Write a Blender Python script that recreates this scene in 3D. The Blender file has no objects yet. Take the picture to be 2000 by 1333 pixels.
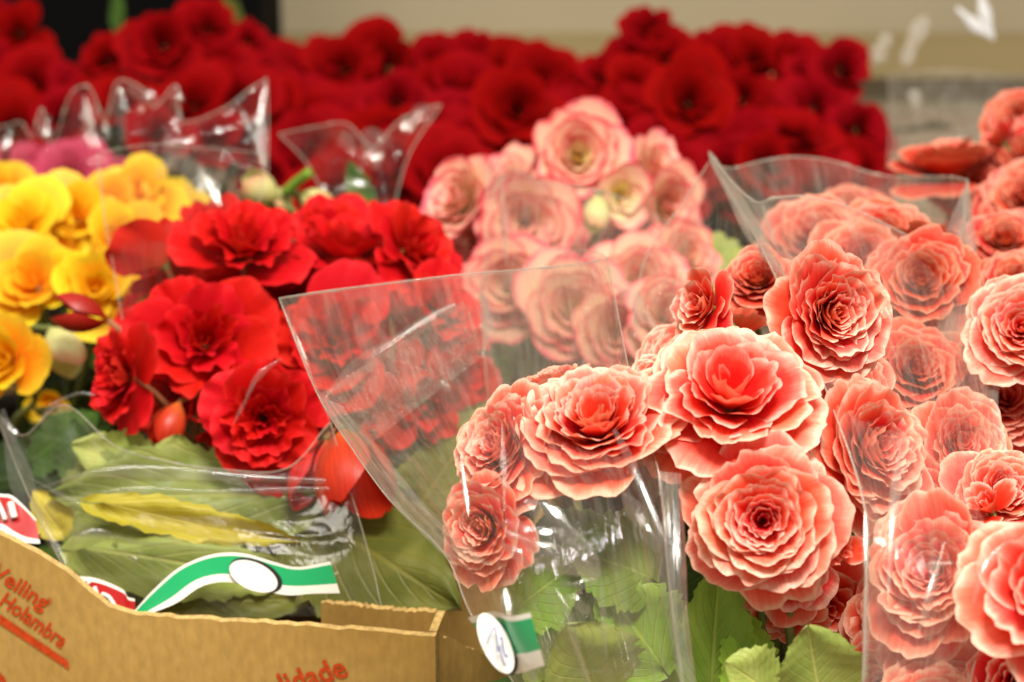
import bpy, math, random
import numpy as np
from mathutils import Vector, Matrix

sc = bpy.context.scene
COL = sc.collection
# ------------------------------------------------------------------ camera
CZ, TH, K = 0.53, math.radians(20.0), 0.45      # height, downward tilt, frame width per metre of distance
cam_d = bpy.data.cameras.new("camera"); cam = bpy.data.objects.new("camera", cam_d); COL.objects.link(cam)
cam.location = (0, 0, CZ); cam.rotation_euler = (math.pi / 2 - TH, 0, 0)
cam_d.sensor_width = 36; cam_d.lens = 80; cam_d.clip_start = 0.02; cam_d.clip_end = 60
cam_d.dof.use_dof = True; cam_d.dof.focus_distance = 0.765; cam_d.dof.aperture_fstop = 10.5
sc.camera = cam
# ------------------------------------------------------------------ world, lamps, exposure
w = bpy.data.worlds.new("World"); sc.world = w; w.use_nodes = True
w.node_tree.nodes["Background"].inputs[0].default_value = (1.0, 0.90, 0.77, 1)
w.node_tree.nodes["Background"].inputs[1].default_value = 0.36
def lamp(name, loc, aim, sx, sy, power, colr):
    d = bpy.data.lights.new(name, 'AREA'); d.shape = 'RECTANGLE'; d.size = sx; d.size_y = sy
    d.energy = power; d.color = colr
    o = bpy.data.objects.new(name, d); COL.objects.link(o); o.location = loc
    o.rotation_euler = (Vector(aim) - Vector(loc)).to_track_quat('-Z', 'Y').to_euler()
    return o
WARM = (1.0, 0.95, 0.87)
lamp("ceiling_lamp", (0.12, 0.22, 1.40), (0.08, 0.75, 0.25), 0.40, 0.28, 25, WARM)
lamp("ceiling_lamp", (-0.75, 0.45, 1.7), (-0.1, 0.9, 0.2), 0.12, 1.1, 10, WARM)
lamp("ceiling_lamp", (0.85, 0.5, 1.7), (0.1, 0.9, 0.2), 0.12, 1.1, 8, WARM)
sc.view_settings.view_transform = 'Standard'; sc.view_settings.look = 'None'
sc.view_settings.exposure = 0.20; sc.view_settings.gamma = 1.0; sc.view_settings.use_curve_mapping = False
sc.render.engine = 'CYCLES'
cy = sc.cycles
cy.use_denoising = True; cy.max_bounces = 10; cy.transparent_max_bounces = 32
cy.diffuse_bounces = 4; cy.glossy_bounces = 3; cy.transmission_bounces = 4
cy.caustics_reflective = False; cy.caustics_refractive = False

# ------------------------------------------------------------------ helpers
C0 = np.array([0, 0, CZ]); F = np.array([0, math.cos(TH), -math.sin(TH)])
RT = np.array([1.0, 0, 0]); UP = np.array([0, math.sin(TH), math.cos(TH)]); TW = -F
def P(px, py, D):                                # a sight line and a distance give a place
    return C0 + D * (F + RT * ((px - 1000) / 2000 * K) - UP * ((py - 666.5) / 2000 * K))
def PX(px, D): return px / 2000 * K * D          # size of px picture units at distance D
def ax(a):
    v = RT * a[0] + UP * a[1] + TW * a[2]; return v / np.linalg.norm(v)
def mesh(name, V, Fc, mats, UV=None, smooth=True, fm=None):
    me = bpy.data.meshes.new(name)
    me.from_pydata(np.asarray(V, float).tolist(), [], [tuple(int(i) for i in f) for f in Fc])
    if UV is not None:
        ul = me.uv_layers.new(name="UVMap"); li = np.empty(len(me.loops), np.int32)
        me.loops.foreach_get("vertex_index", li)
        ul.data.foreach_set("uv", np.asarray(UV, np.float32)[li].ravel())
    for m in (mats if isinstance(mats, (list, tuple)) else [mats]): me.materials.append(m)
    if fm is not None: me.polygons.foreach_set("material_index", np.asarray(fm, np.int32))
    if smooth: me.polygons.foreach_set("use_smooth", np.ones(len(me.polygons), bool))
    me.update(); return me
def obj(name, me, parent=None, loc=(0, 0, 0)):
    o = bpy.data.objects.new(name, me); COL.objects.link(o); o.location = loc
    if parent is not None: o.parent = parent
    return o
def thing(name, label, cat, loc, group=None):
    o = bpy.data.objects.new(name, None); COL.objects.link(o); o.empty_display_size = .02
    o.location = loc; o["label"] = label; o["category"] = cat
    if group: o["group"] = group
    return o
_gf = {}
def gridf(nu, nv):
    if (nu, nv) not in _gf:
        _gf[nu, nv] = [(j * (nu + 1) + i, j * (nu + 1) + i + 1, (j + 1) * (nu + 1) + i + 1, (j + 1) * (nu + 1) + i)
                       for j in range(nv) for i in range(nu)]
    return _gf[nu, nv]
_pf = {}
def petalf(nu, nv):                           # wound so that the cupped inner face is the front
    if (nu, nv) not in _pf: _pf[nu, nv] = [q[::-1] for q in gridf(nu, nv)]
    return _pf[nu, nv]
def join(parts):
    V, Fc, UV, n = [], [], [], 0
    for v, f, uv in parts:
        V.append(v); UV.append(uv); Fc += [tuple(i + n for i in q) for q in f]; n += len(v)
    return np.vstack(V), Fc, np.vstack(UV)
def crom(pts, n):
    p = np.asarray(pts, float)
    if len(p) == 1: return np.repeat(p, n, 0)
    seg = np.linalg.norm(np.diff(p, axis=0), axis=1) ** .5 + 1e-9; tt = np.r_[0, np.cumsum(seg)]
    m = np.empty_like(p); m[1:-1] = (p[2:] - p[:-2]) / (tt[2:] - tt[:-2])[:, None]
    m[0] = (p[1] - p[0]) / seg[0]; m[-1] = (p[-1] - p[-2]) / seg[-1]
    L = np.r_[0, np.cumsum(np.linalg.norm(np.diff(p, axis=0), axis=1))]
    q = np.interp(np.linspace(0, L[-1], n), L, tt)
    k = np.clip(np.searchsorted(tt, q, 'right') - 1, 0, len(seg) - 1)
    h = seg[k]; u = ((q - tt[k]) / h)[:, None]; h = h[:, None]
    return ((2*u**3 - 3*u**2 + 1) * p[k] + (u**3 - 2*u**2 + u) * h * m[k] + (-2*u**3 + 3*u**2) * p[k+1] + (u**3 - u**2) * h * m[k+1])
def tube(pts, r, ns=6, cap=True):
    p = np.asarray(pts, float); n = len(p); r = np.broadcast_to(np.asarray(r, float), (n,))
    t = np.gradient(p, axis=0); t /= np.linalg.norm(t, axis=1)[:, None] + 1e-12
    a = np.cross(t, [0.31, 0.2, 0.93]); a /= np.linalg.norm(a, axis=1)[:, None] + 1e-9; b = np.cross(t, a)
    ang = np.linspace(0, 2*math.pi, ns, endpoint=False)
    V = (p[:, None] + r[:, None, None] * (a[:, None] * np.cos(ang)[None, :, None] + b[:, None] * np.sin(ang)[None, :, None])).reshape(-1, 3)
    Fc = [(j*ns + i, j*ns + (i+1) % ns, (j+1)*ns + (i+1) % ns, (j+1)*ns + i) for j in range(n-1) for i in range(ns)]
    if cap: Fc += [tuple(range(ns))[::-1], tuple((n-1)*ns + i for i in range(ns))]
    UV = np.stack([np.tile(np.arange(ns) / ns, n), np.repeat(np.linspace(0, 1, n), ns)], 1)
    return V, Fc, UV
def lathe(prof, ns=28):
    prof = np.asarray(prof, float); ang = np.linspace(0, 2*math.pi, ns, endpoint=False)
    V = np.stack([prof[:, 0:1] * np.cos(ang), prof[:, 0:1] * np.sin(ang), np.repeat(prof[:, 1:2], ns, 1)], 2).reshape(-1, 3)
    n = len(prof)
    Fc = [(j*ns + i, j*ns + (i+1) % ns, (j+1)*ns + (i+1) % ns, (j+1)*ns + i) for j in range(n-1) for i in range(ns)]
    UV = np.stack([np.tile(np.arange(ns) / ns, n), np.repeat(np.linspace(0, 1, n), ns)], 1)
    return V, Fc, UV

# ------------------------------------------------------------------ materials
def newmat(name):
    m = bpy.data.materials.new(name); m.use_nodes = True; nt = m.node_tree; nt.nodes.clear()
    out = nt.nodes.new("ShaderNodeOutputMaterial")
    return m, nt, out
def N(nt, t, **kw):
    n = nt.nodes.new("ShaderNode" + t)
    for k, v in kw.items():
        if k in n.inputs: n.inputs[k].default_value = v
        else: setattr(n, k, v)
    return n
def ramp(nt, stops):
    r = nt.nodes.new("ShaderNodeValToRGB"); e = r.color_ramp.elements
    while len(e) < len(stops): e.new(0.5)
    for i, (p, c) in enumerate(stops): e[i].position = p; e[i].color = (*c, 1)
    return r
def petal_mat(name, front, back, transl=.22, vein=.10, rough=.5, spec=.3, hue=.006):
    m, nt, out = newmat(name); L = nt.links.new
    uv = N(nt, "UVMap"); sep = N(nt, "SeparateXYZ"); L(uv.outputs[0], sep.inputs[0])
    mp = N(nt, "Mapping"); mp.inputs["Scale"].default_value = (34, 2.2, 1); L(uv.outputs[0], mp.inputs[0])
    info = N(nt, "ObjectInfo"); addv = N(nt, "VectorMath", operation='ADD')
    cmb = N(nt, "CombineXYZ"); ms = N(nt, "Math", operation='MULTIPLY'); ms.inputs[1].default_value = 57
    L(info.outputs["Random"], ms.inputs[0]); L(ms.outputs[0], cmb.inputs[2])
    L(mp.outputs[0], addv.inputs[0]); L(cmb.outputs[0], addv.inputs[1])
    nz = N(nt, "TexNoise"); nz.inputs["Scale"].default_value = 1; nz.inputs["Detail"].default_value = 3
    L(addv.outputs[0], nz.inputs["Vector"])
    # blotchy shift of the gradient so that no two rims fade alike
    mp2 = N(nt, "Mapping"); mp2.inputs["Scale"].default_value = (4, 3, 1); L(uv.outputs[0], mp2.inputs[0])
    add2 = N(nt, "VectorMath", operation='ADD'); L(mp2.outputs[0], add2.inputs[0]); L(cmb.outputs[0], add2.inputs[1])
    nb = N(nt, "TexNoise"); nb.inputs["Scale"].default_value = 1; L(add2.outputs[0], nb.inputs["Vector"])
    s1 = N(nt, "MapRange"); s1.inputs[1].default_value = .3; s1.inputs[2].default_value = .7; s1.inputs[3].default_value = -.035; s1.inputs[4].default_value = .085
    L(nb.outputs[0], s1.inputs[0])
    s2 = N(nt, "MapRange"); s2.inputs[1].default_value = .3; s2.inputs[2].default_value = .7; s2.inputs[3].default_value = -.014; s2.inputs[4].default_value = .014
    L(nz.outputs[0], s2.inputs[0])
    a1 = N(nt, "Math", operation='ADD'); L(sep.outputs[1], a1.inputs[0]); L(s1.outputs[0], a1.inputs[1])
    a2 = N(nt, "Math", operation='ADD'); L(a1.outputs[0], a2.inputs[0]); L(s2.outputs[0], a2.inputs[1])
    rf, rb = ramp(nt, front), ramp(nt, back); L(a2.outputs[0], rf.inputs[0]); L(a2.outputs[0], rb.inputs[0])
    geo = N(nt, "NewGeometry"); mx = N(nt, "Mix", data_type='RGBA')
    L(geo.outputs["Backfacing"], mx.inputs[0]); L(rf.outputs[0], mx.inputs[6]); L(rb.outputs[0], mx.inputs[7])
    hs = N(nt, "HueSaturation"); L(mx.outputs[2], hs.inputs["Color"])
    hr = N(nt, "MapRange"); hr.inputs[3].default_value = .5 - hue; hr.inputs[4].default_value = .5 + hue; L(info.outputs["Random"], hr.inputs[0]); L(hr.outputs[0], hs.inputs["Hue"])
    vr = N(nt, "MapRange"); vr.inputs[1].default_value = .32; vr.inputs[2].default_value = .68; vr.inputs[3].default_value = 1 - vein; vr.inputs[4].default_value = 1 + vein * .4
    L(nz.outputs[0], vr.inputs[0]); L(vr.outputs[0], hs.inputs["Value"])
    bp = N(nt, "Bump"); bp.inputs["Strength"].default_value = .18; bp.inputs["Distance"].default_value = .0006; L(nz.outputs[0], bp.inputs["Height"])
    bs = N(nt, "BsdfPrincipled"); L(hs.outputs[0], bs.inputs["Base Color"]); bs.inputs["Roughness"].default_value = rough
    bs.inputs["Specular IOR Level"].default_value = spec; L(bp.outputs[0], bs.inputs["Normal"])
    tr = N(nt, "BsdfTranslucent"); L(hs.outputs[0], tr.inputs[0]); L(bp.outputs[0], tr.inputs["Normal"])
    ml = N(nt, "MixShader"); ml.inputs[0].default_value = transl; L(bs.outputs[0], ml.inputs[1]); L(tr.outputs[0], ml.inputs[2])
    L(ml.outputs[0], out.inputs[0]); return m
M = {}
M['coral'] = petal_mat('coral_petal',
    [(0, (.66, .010, .005)), (.54, (.88, .034, .018)), (.78, (.92, .088, .050)), (.91, (.95, .20, .125)), (.97, (.96, .37, .255)), (1, (.97, .54, .40))],
    [(0, (.80, .16, .02)), (.5, (.86, .10, .035)), (.85, (.90, .17, .075)), (1, (.94, .38, .22))])
M['coral_deep'] = petal_mat('coral_deep_petal',
    [(0, (.48, .006, .004)), (.6, (.64, .022, .010)), (.85, (.70, .06, .030)), (.95, (.75, .14, .08)), (1, (.80, .32, .21))],
    [(0, (.55, .10, .015)), (.6, (.62, .06, .018)), (1, (.70, .18, .08))])
M['coral_core'] = petal_mat('coral_core_petal',
    [(0, (.58, .006, .004)), (.55, (.84, .022, .013)), (.80, (.91, .075, .045)), (.92, (.95, .25, .18)), (1, (.97, .56, .44))],
    [(0, (.70, .06, .01)), (.6, (.86, .10, .04)), (1, (.93, .34, .20))])
M['picotee_core'] = petal_mat('picotee_core_petal',
    [(0, (.84, .72, .18)), (.6, (.92, .78, .30)), (.9, (.94, .74, .46)), (1, (.90, .45, .38))],
    [(0, (.62, .56, .08)), (.8, (.84, .66, .16)), (1, (.85, .35, .2))], vein=.05)
M['red'] = petal_mat('red_petal',
    [(0, (.36, .001, .002)), (.5, (.52, .003, .004)), (.9, (.64, .006, .007)), (1, (.72, .016, .015))],
    [(0, (.60, .05, .01)), (.5, (.62, .02, .012)), (1, (.72, .03, .02))], vein=.06, rough=.6, spec=.12, hue=.002)
M['yellow'] = petal_mat('yellow_petal',
    [(0, (.85, .22, .004)), (.35, (.90, .36, .006)), (.62, (.91, .47, .010)), (1, (.93, .70, .03))],
    [(0, (.85, .35, .01)), (.5, (.92, .52, .02)), (1, (.93, .45, .02))], vein=.07, hue=.02)
M['picotee'] = petal_mat('picotee_petal',
    [(0, (.82, .66, .20)), (.4, (.90, .68, .36)), (.75, (.93, .58, .40)), (.92, (.93, .46, .34)), (.975, (.90, .22, .22)), (1, (.86, .12, .15))],
    [(0, (.75, .66, .20)), (.5, (.92, .66, .48)), (.88, (.90, .46, .34)), (1, (.85, .16, .15))], vein=.06)
M['dark'] = petal_mat('crimson_petal',
    [(0, (.09, .001, .001)), (.5, (.22, .001, .002)), (1, (.36, .002, .005))],
    [(0, (.10, .002, .001)), (1, (.22, .002, .003))], vein=.06, rough=.75, spec=.05, transl=.2, hue=.0015)
M['magenta'] = petal_mat('magenta_petal',
    [(0, (.45, .01, .04)), (1, (.62, .06, .14))], [(0, (.4, .02, .04)), (1, (.55, .06, .1))], rough=.7, hue=.003)
M['bud_red'] = petal_mat('bud_red', [(0, (.36, .004, .004)), (1, (.5, .01, .012))], [(0, (.32, .006, .004)), (1, (.42, .012, .01))], rough=.4, spec=.4)
M['bud_orange'] = petal_mat('bud_orange', [(0, (.70, .10, .02)), (.5, (.70, .03, .012)), (1, (.72, .03, .014))], [(0, (.74, .20, .04)), (.45, (.72, .05, .016)), (1, (.66, .018, .01))], vein=.3, rough=.4, spec=.4)
M['bud_pale'] = petal_mat('bud_pale', [(0, (.62, .60, .2)), (1, (.75, .7, .32))], [(0, (.60, .62, .2)), (.7, (.74, .70, .30)), (1, (.8, .4, .2))], rough=.5)

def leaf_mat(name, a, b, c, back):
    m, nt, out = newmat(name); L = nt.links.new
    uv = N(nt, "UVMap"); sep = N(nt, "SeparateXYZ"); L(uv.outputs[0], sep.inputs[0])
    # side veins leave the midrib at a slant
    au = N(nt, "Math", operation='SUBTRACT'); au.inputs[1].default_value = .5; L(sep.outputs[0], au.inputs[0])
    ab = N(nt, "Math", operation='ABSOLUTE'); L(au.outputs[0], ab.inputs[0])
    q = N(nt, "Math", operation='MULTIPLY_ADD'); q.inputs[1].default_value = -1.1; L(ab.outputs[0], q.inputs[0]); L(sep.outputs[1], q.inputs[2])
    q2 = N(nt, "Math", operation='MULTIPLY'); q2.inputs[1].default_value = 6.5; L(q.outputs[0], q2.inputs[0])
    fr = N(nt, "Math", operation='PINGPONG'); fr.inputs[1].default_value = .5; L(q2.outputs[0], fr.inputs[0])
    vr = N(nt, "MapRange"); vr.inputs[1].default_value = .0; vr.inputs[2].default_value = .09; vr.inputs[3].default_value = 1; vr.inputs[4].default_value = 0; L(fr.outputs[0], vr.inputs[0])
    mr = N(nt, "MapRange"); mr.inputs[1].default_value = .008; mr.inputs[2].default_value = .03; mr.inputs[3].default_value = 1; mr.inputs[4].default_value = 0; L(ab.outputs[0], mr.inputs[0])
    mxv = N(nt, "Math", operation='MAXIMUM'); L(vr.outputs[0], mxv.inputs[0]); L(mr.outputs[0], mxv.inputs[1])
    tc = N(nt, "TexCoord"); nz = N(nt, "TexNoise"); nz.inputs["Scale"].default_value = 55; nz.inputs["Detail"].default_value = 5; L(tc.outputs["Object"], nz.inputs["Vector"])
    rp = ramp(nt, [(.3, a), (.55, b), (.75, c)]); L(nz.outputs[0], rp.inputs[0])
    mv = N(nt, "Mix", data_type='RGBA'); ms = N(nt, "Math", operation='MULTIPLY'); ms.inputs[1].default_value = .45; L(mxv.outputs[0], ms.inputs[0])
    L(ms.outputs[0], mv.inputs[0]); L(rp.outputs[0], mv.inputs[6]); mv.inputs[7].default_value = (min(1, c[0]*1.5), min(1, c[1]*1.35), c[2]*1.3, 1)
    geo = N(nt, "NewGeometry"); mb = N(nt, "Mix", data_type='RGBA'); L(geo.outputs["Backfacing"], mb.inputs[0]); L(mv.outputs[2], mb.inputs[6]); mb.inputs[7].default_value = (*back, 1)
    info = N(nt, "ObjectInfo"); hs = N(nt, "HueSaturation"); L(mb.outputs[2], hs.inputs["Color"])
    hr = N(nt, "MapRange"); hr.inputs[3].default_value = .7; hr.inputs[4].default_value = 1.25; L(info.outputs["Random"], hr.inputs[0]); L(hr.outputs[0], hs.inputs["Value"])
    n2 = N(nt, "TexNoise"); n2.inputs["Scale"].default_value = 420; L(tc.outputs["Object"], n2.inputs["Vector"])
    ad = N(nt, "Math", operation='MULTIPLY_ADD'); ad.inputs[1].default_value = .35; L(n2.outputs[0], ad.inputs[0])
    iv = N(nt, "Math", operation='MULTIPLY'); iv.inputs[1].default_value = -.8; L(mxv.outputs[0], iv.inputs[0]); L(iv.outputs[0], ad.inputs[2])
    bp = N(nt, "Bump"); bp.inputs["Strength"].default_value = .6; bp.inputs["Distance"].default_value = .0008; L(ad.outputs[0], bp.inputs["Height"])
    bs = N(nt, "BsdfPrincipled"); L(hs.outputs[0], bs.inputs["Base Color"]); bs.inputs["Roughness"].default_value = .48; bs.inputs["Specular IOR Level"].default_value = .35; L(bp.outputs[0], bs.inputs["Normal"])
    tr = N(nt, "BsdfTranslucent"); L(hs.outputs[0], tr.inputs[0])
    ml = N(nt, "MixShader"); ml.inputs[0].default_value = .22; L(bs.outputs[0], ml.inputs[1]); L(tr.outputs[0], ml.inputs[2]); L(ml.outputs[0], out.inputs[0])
    return m
M['leaf'] = leaf_mat('green_leaf', (.035, .085, .012), (.07, .15, .02), (.12, .22, .03), (.16, .22, .07))
M['leaf_bright'] = leaf_mat('bright_leaf', (.18, .36, .03), (.28, .48, .05), (.40, .56, .10), (.3, .42, .12))
M['leaf_pale'] = leaf_mat('pale_leaf', (.20, .27, .05), (.30, .36, .08), (.40, .43, .13), (.42, .46, .18))
M['leaf_olive'] = leaf_mat('olive_leaf', (.13, .16, .025), (.19, .21, .035), (.27, .27, .05), (.3, .3, .1))
M['leaf_yellow'] = leaf_mat('yellow_leaf', (.50, .44, .03), (.62, .52, .05), (.66, .56, .09), (.62, .5, .05))
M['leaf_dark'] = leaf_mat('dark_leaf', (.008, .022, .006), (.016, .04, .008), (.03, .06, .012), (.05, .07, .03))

def simple(name, colr, rough=.6, spec=.3, noise=0, nscale=60, bump=0):
    m, nt, out = newmat(name); L = nt.links.new
    bs = N(nt, "BsdfPrincipled"); bs.inputs["Roughness"].default_value = rough; bs.inputs["Specular IOR Level"].default_value = spec
    bs.inputs["Base Color"].default_value = (*colr, 1)
    if noise or bump:
        tc = N(nt, "TexCoord"); nz = N(nt, "TexNoise"); nz.inputs["Scale"].default_value = nscale; nz.inputs["Detail"].default_value = 6
        L(tc.outputs["Object"], nz.inputs["Vector"])
        rp = ramp(nt, [(.28, tuple(max(0, c * (1 - noise)) for c in colr)), (.72, tuple(min(1, c * (1 + noise)) for c in colr))])
        L(nz.outputs[0], rp.inputs[0]); L(rp.outputs[0], bs.inputs["Base Color"])
        if bump:
            bp = N(nt, "Bump"); bp.inputs["Strength"].default_value = bump; bp.inputs["Distance"].default_value = .001
            L(nz.outputs[0], bp.inputs["Height"]); L(bp.outputs[0], bs.inputs["Normal"])
    L(bs.outputs[0], out.inputs[0]); return m
M['stem'] = simple('stem_green', (.16, .20, .05), .5, .3, .3, 90)
M['stem_red'] = simple('stem_reddish', (.30, .12, .05), .5, .3, .3, 90)
M['pot'] = simple('pot_plastic', (.05, .035, .025), .5, .4, .1)
M['soil'] = simple('potting_soil', (.025, .017, .011), .95, .1, .5, 200, .8)
M['white'] = simple('label_white', (.80, .78, .70), .35, .4)
M['black'] = simple('label_black', (.015, .013, .015), .4, .4)
M['ink'] = simple('ink_blue', (.08, .08, .36), .5, .3)
M['print'] = simple('print_red', (.56, .065, .012), .75, .1, .28, 700)
M['pale'] = simple('cream', (.78, .70, .45), .5, .3, .1)
def card_mat():
    m, nt, out = newmat('cardboard'); L = nt.links.new
    tc = N(nt, "TexCoord"); n1 = N(nt, "TexNoise"); n1.inputs["Scale"].default_value = 9; n1.inputs["Detail"].default_value = 3
    n2 = N(nt, "TexNoise"); n2.inputs["Scale"].default_value = 330; n2.inputs["Detail"].default_value = 5
    mp = N(nt, "Mapping"); mp.inputs["Scale"].default_value = (1, 1, .45); L(tc.outputs["Object"], mp.inputs[0])
    L(tc.outputs["Object"], n1.inputs["Vector"]); L(mp.outputs[0], n2.inputs["Vector"])
    r = ramp(nt, [(.3, (.43, .255, .062)), (.7, (.55, .35, .105))]); L(n1.outputs[0], r.inputs[0])
    mr = N(nt, "MapRange"); mr.inputs[1].default_value = .3; mr.inputs[2].default_value = .7; mr.inputs[3].default_value = .86; mr.inputs[4].default_value = 1.1; L(n2.outputs[0], mr.inputs[0])
    hs = N(nt, "HueSaturation"); L(r.outputs[0], hs.inputs["Color"]); L(mr.outputs[0], hs.inputs["Value"])
    bp = N(nt, "Bump"); bp.inputs["Strength"].default_value = .25; bp.inputs["Distance"].default_value = .0006; L(n2.outputs[0], bp.inputs["Height"])
    bs = N(nt, "BsdfPrincipled"); bs.inputs["Roughness"].default_value = .85; bs.inputs["Specular IOR Level"].default_value = .15
    L(hs.outputs[0], bs.inputs["Base Color"]); L(bp.outputs[0], bs.inputs["Normal"]); L(bs.outputs[0], out.inputs[0]); return m
M['card'] = card_mat()
M['card_edge'] = simple('cardboard_edge', (.52, .35, .13), .9, .1, .35, 500, .5)

def film_mat(name, milk0, milk1, gloss=1.0, tint=(.97, .96, .93), rough=.07, bump=.5):
    m, nt, out = newmat(name); L = nt.links.new
    uv = N(nt, "UVMap"); mp = N(nt, "Mapping"); mp.inputs["Scale"].default_value = (7, 2.0, 1); mp.inputs["Rotation"].default_value = (0, 0, .35); L(uv.outputs[0], mp.inputs[0])
    nz = N(nt, "TexNoise"); nz.inputs["Scale"].default_value = 2.4; nz.inputs["Detail"].default_value = 2.5; nz.inputs["Distortion"].default_value = 1.6; L(mp.outputs[0], nz.inputs["Vector"])
    mp2 = N(nt, "Mapping"); mp2.inputs["Scale"].default_value = (60, 4, 1); L(uv.outputs[0], mp2.inputs[0])
    n2 = N(nt, "TexNoise"); n2.inputs["Scale"].default_value = 1.3; n2.inputs["Detail"].default_value = 5; L(mp2.outputs[0], n2.inputs["Vector"])
    mr = N(nt, "MapRange"); mr.inputs[1].default_value = .42; mr.inputs[2].default_value = .72; mr.inputs[3].default_value = milk0; mr.inputs[4].default_value = milk1; L(nz.outputs[0], mr.inputs[0])
    m2 = N(nt, "MapRange"); m2.inputs[1].default_value = .45; m2.inputs[2].default_value = .75; m2.inputs[3].default_value = .8; m2.inputs[4].default_value = 1.7; L(n2.outputs[0], m2.inputs[0])
    mm = N(nt, "Math", operation='MULTIPLY', use_clamp=True); L(mr.outputs[0], mm.inputs[0]); L(m2.outputs[0], mm.inputs[1])
    bp = N(nt, "Bump"); bp.inputs["Strength"].default_value = bump; bp.inputs["Distance"].default_value = .004; L(nz.outputs[0], bp.inputs["Height"])
    tp = N(nt, "BsdfTransparent"); tp.inputs[0].default_value = (*tint, 1)
    df = N(nt, "BsdfDiffuse"); df.inputs[0].default_value = (.80, .76, .66, 1); tl = N(nt, "BsdfTranslucent"); tl.inputs[0].default_value = (.80, .76, .66, 1)
    dm = N(nt, "MixShader"); dm.inputs[0].default_value = .5; L(df.outputs[0], dm.inputs[1]); L(tl.outputs[0], dm.inputs[2])
    a = N(nt, "MixShader"); L(mm.outputs[0], a.inputs[0]); L(tp.outputs[0], a.inputs[1]); L(dm.outputs[0], a.inputs[2])
    gl = N(nt, "BsdfGlossy"); gl.inputs["Roughness"].default_value = rough; L(bp.outputs[0], gl.inputs["Normal"])
    ge = N(nt, "NewGeometry"); dt = N(nt, "VectorMath", operation='DOT_PRODUCT'); L(bp.outputs[0], dt.inputs[0]); L(ge.outputs["Incoming"], dt.inputs[1])
    ab = N(nt, "Math", operation='ABSOLUTE'); L(dt.outputs["Value"], ab.inputs[0])
    om = N(nt, "Math", operation='SUBTRACT'); om.inputs[0].default_value = 1; L(ab.outputs[0], om.inputs[1])
    pw = N(nt, "Math", operation='POWER'); pw.inputs[1].default_value = 5; L(om.outputs[0], pw.inputs[0])
    fm = N(nt, "Math", operation='MULTIPLY_ADD'); fm.inputs[1].default_value = .5 * gloss; fm.inputs[2].default_value = .06 * gloss; L(pw.outputs[0], fm.inputs[0])
    fmn = N(nt, "Math", operation='MINIMUM'); fmn.inputs[1].default_value = .45; L(fm.outputs[0], fmn.inputs[0])
    b = N(nt, "MixShader"); L(fmn.outputs[0], b.inputs[0]); L(a.outputs[0], b.inputs[1]); L(gl.outputs[0], b.inputs[2])
    L(b.outputs[0], out.inputs[0]); return m
M['film'] = film_mat('cellophane', .028, .10, gloss=.75, bump=.75, rough=.05)
M['film_clear'] = film_mat('cellophane_clear', .008, .04, gloss=.6, bump=.2)
M['film_milky'] = film_mat('cellophane_creased', .10, .36, gloss=2.4, rough=.2, bump=.1)
M['film_fold'] = film_mat('cellophane_fold', .03, .12, gloss=2.6, rough=.13, bump=.1)
M['film_hazy'] = film_mat('cellophane_hazy', .07, .19, gloss=.7, bump=.6, rough=.05)
M['film_smooth'] = film_mat('cellophane_smooth', .025, .09, gloss=.16, bump=.12, rough=.12)
M['film_edge'] = film_mat('cellophane_edge', .40, .70, gloss=1.2)

# ------------------------------------------------------------------ setting: table, wall
def box_mesh(name, x0, x1, y0, y1, z0, z1, mat):
    V = [(x, y, z) for z in (z0, z1) for y in (y0, y1) for x in (x0, x1)]
    return mesh(name, V, [(0, 2, 3, 1), (4, 5, 7, 6), (0, 1, 5, 4), (1, 3, 7, 5), (3, 2, 6, 7), (2, 0, 4, 6)], mat, smooth=False)
M['wall'] = simple('wall_paint', (.47, .40, .27), .7, .2, .10, 3)
M['ledge'] = simple('ledge_paint', (.37, .29, .14), .6, .3, .1, 5)
M['table'] = simple('table_boards', (.36, .28, .20), .6, .3, .15, 8)
WY = 2.15
o = obj('table', box_mesh('table', -1.6, 1.6, -.1, WY - .06, -.03, 0, M['table'])); o['kind'] = 'structure'
o = obj('wall', box_mesh('wall', -2.4, 2.4, WY, WY + .08, -.6, 1.0, M['wall'])); o['kind'] = 'structure'
o2 = obj('ledge', box_mesh('ledge', -2.4, 2.4, WY - .05, WY - .001, .030, .062, M['ledge']), o)

# ------------------------------------------------------------------ flowers
SPEC = dict(
    coral=dict(n=46, L=(.46, .97, .85), a0=(14, 66), a1=(0, 96), ha=(105, 48), ruf=.034, cren=.018, mat='coral', core='coral_core', curl=.05),
    red=dict(n=18, L=(.46, 1.06, .6), a0=(12, 66), a1=(0, 92), ha=(80, 50), ruf=.075, cren=.016, mat='red', core='red', curl=.06),
    yellow=dict(n=13, L=(.46, 1.08, .7), a0=(15, 60), a1=(-12, 78), ha=(85, 58), ruf=.02, cren=.012, mat='yellow', curl=.02),
    picotee=dict(n=24, L=(.36, .98, .7), a0=(12, 62), a1=(-4, 86), ha=(110, 56), ruf=.02, cren=.012, mat='picotee', core='picotee_core', curl=.03),
    dark=dict(n=14, L=(.36, .98, .7), a0=(14, 66), a1=(0, 92), ha=(90, 54), ruf=.05, cren=.02, mat='dark', curl=.04),
    magenta=dict(n=12, L=(.42, .98, .7), a0=(15, 68), a1=(-4, 92), ha=(90, 54), ruf=.05, cren=.02, mat='magenta', curl=.04),
)
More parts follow.
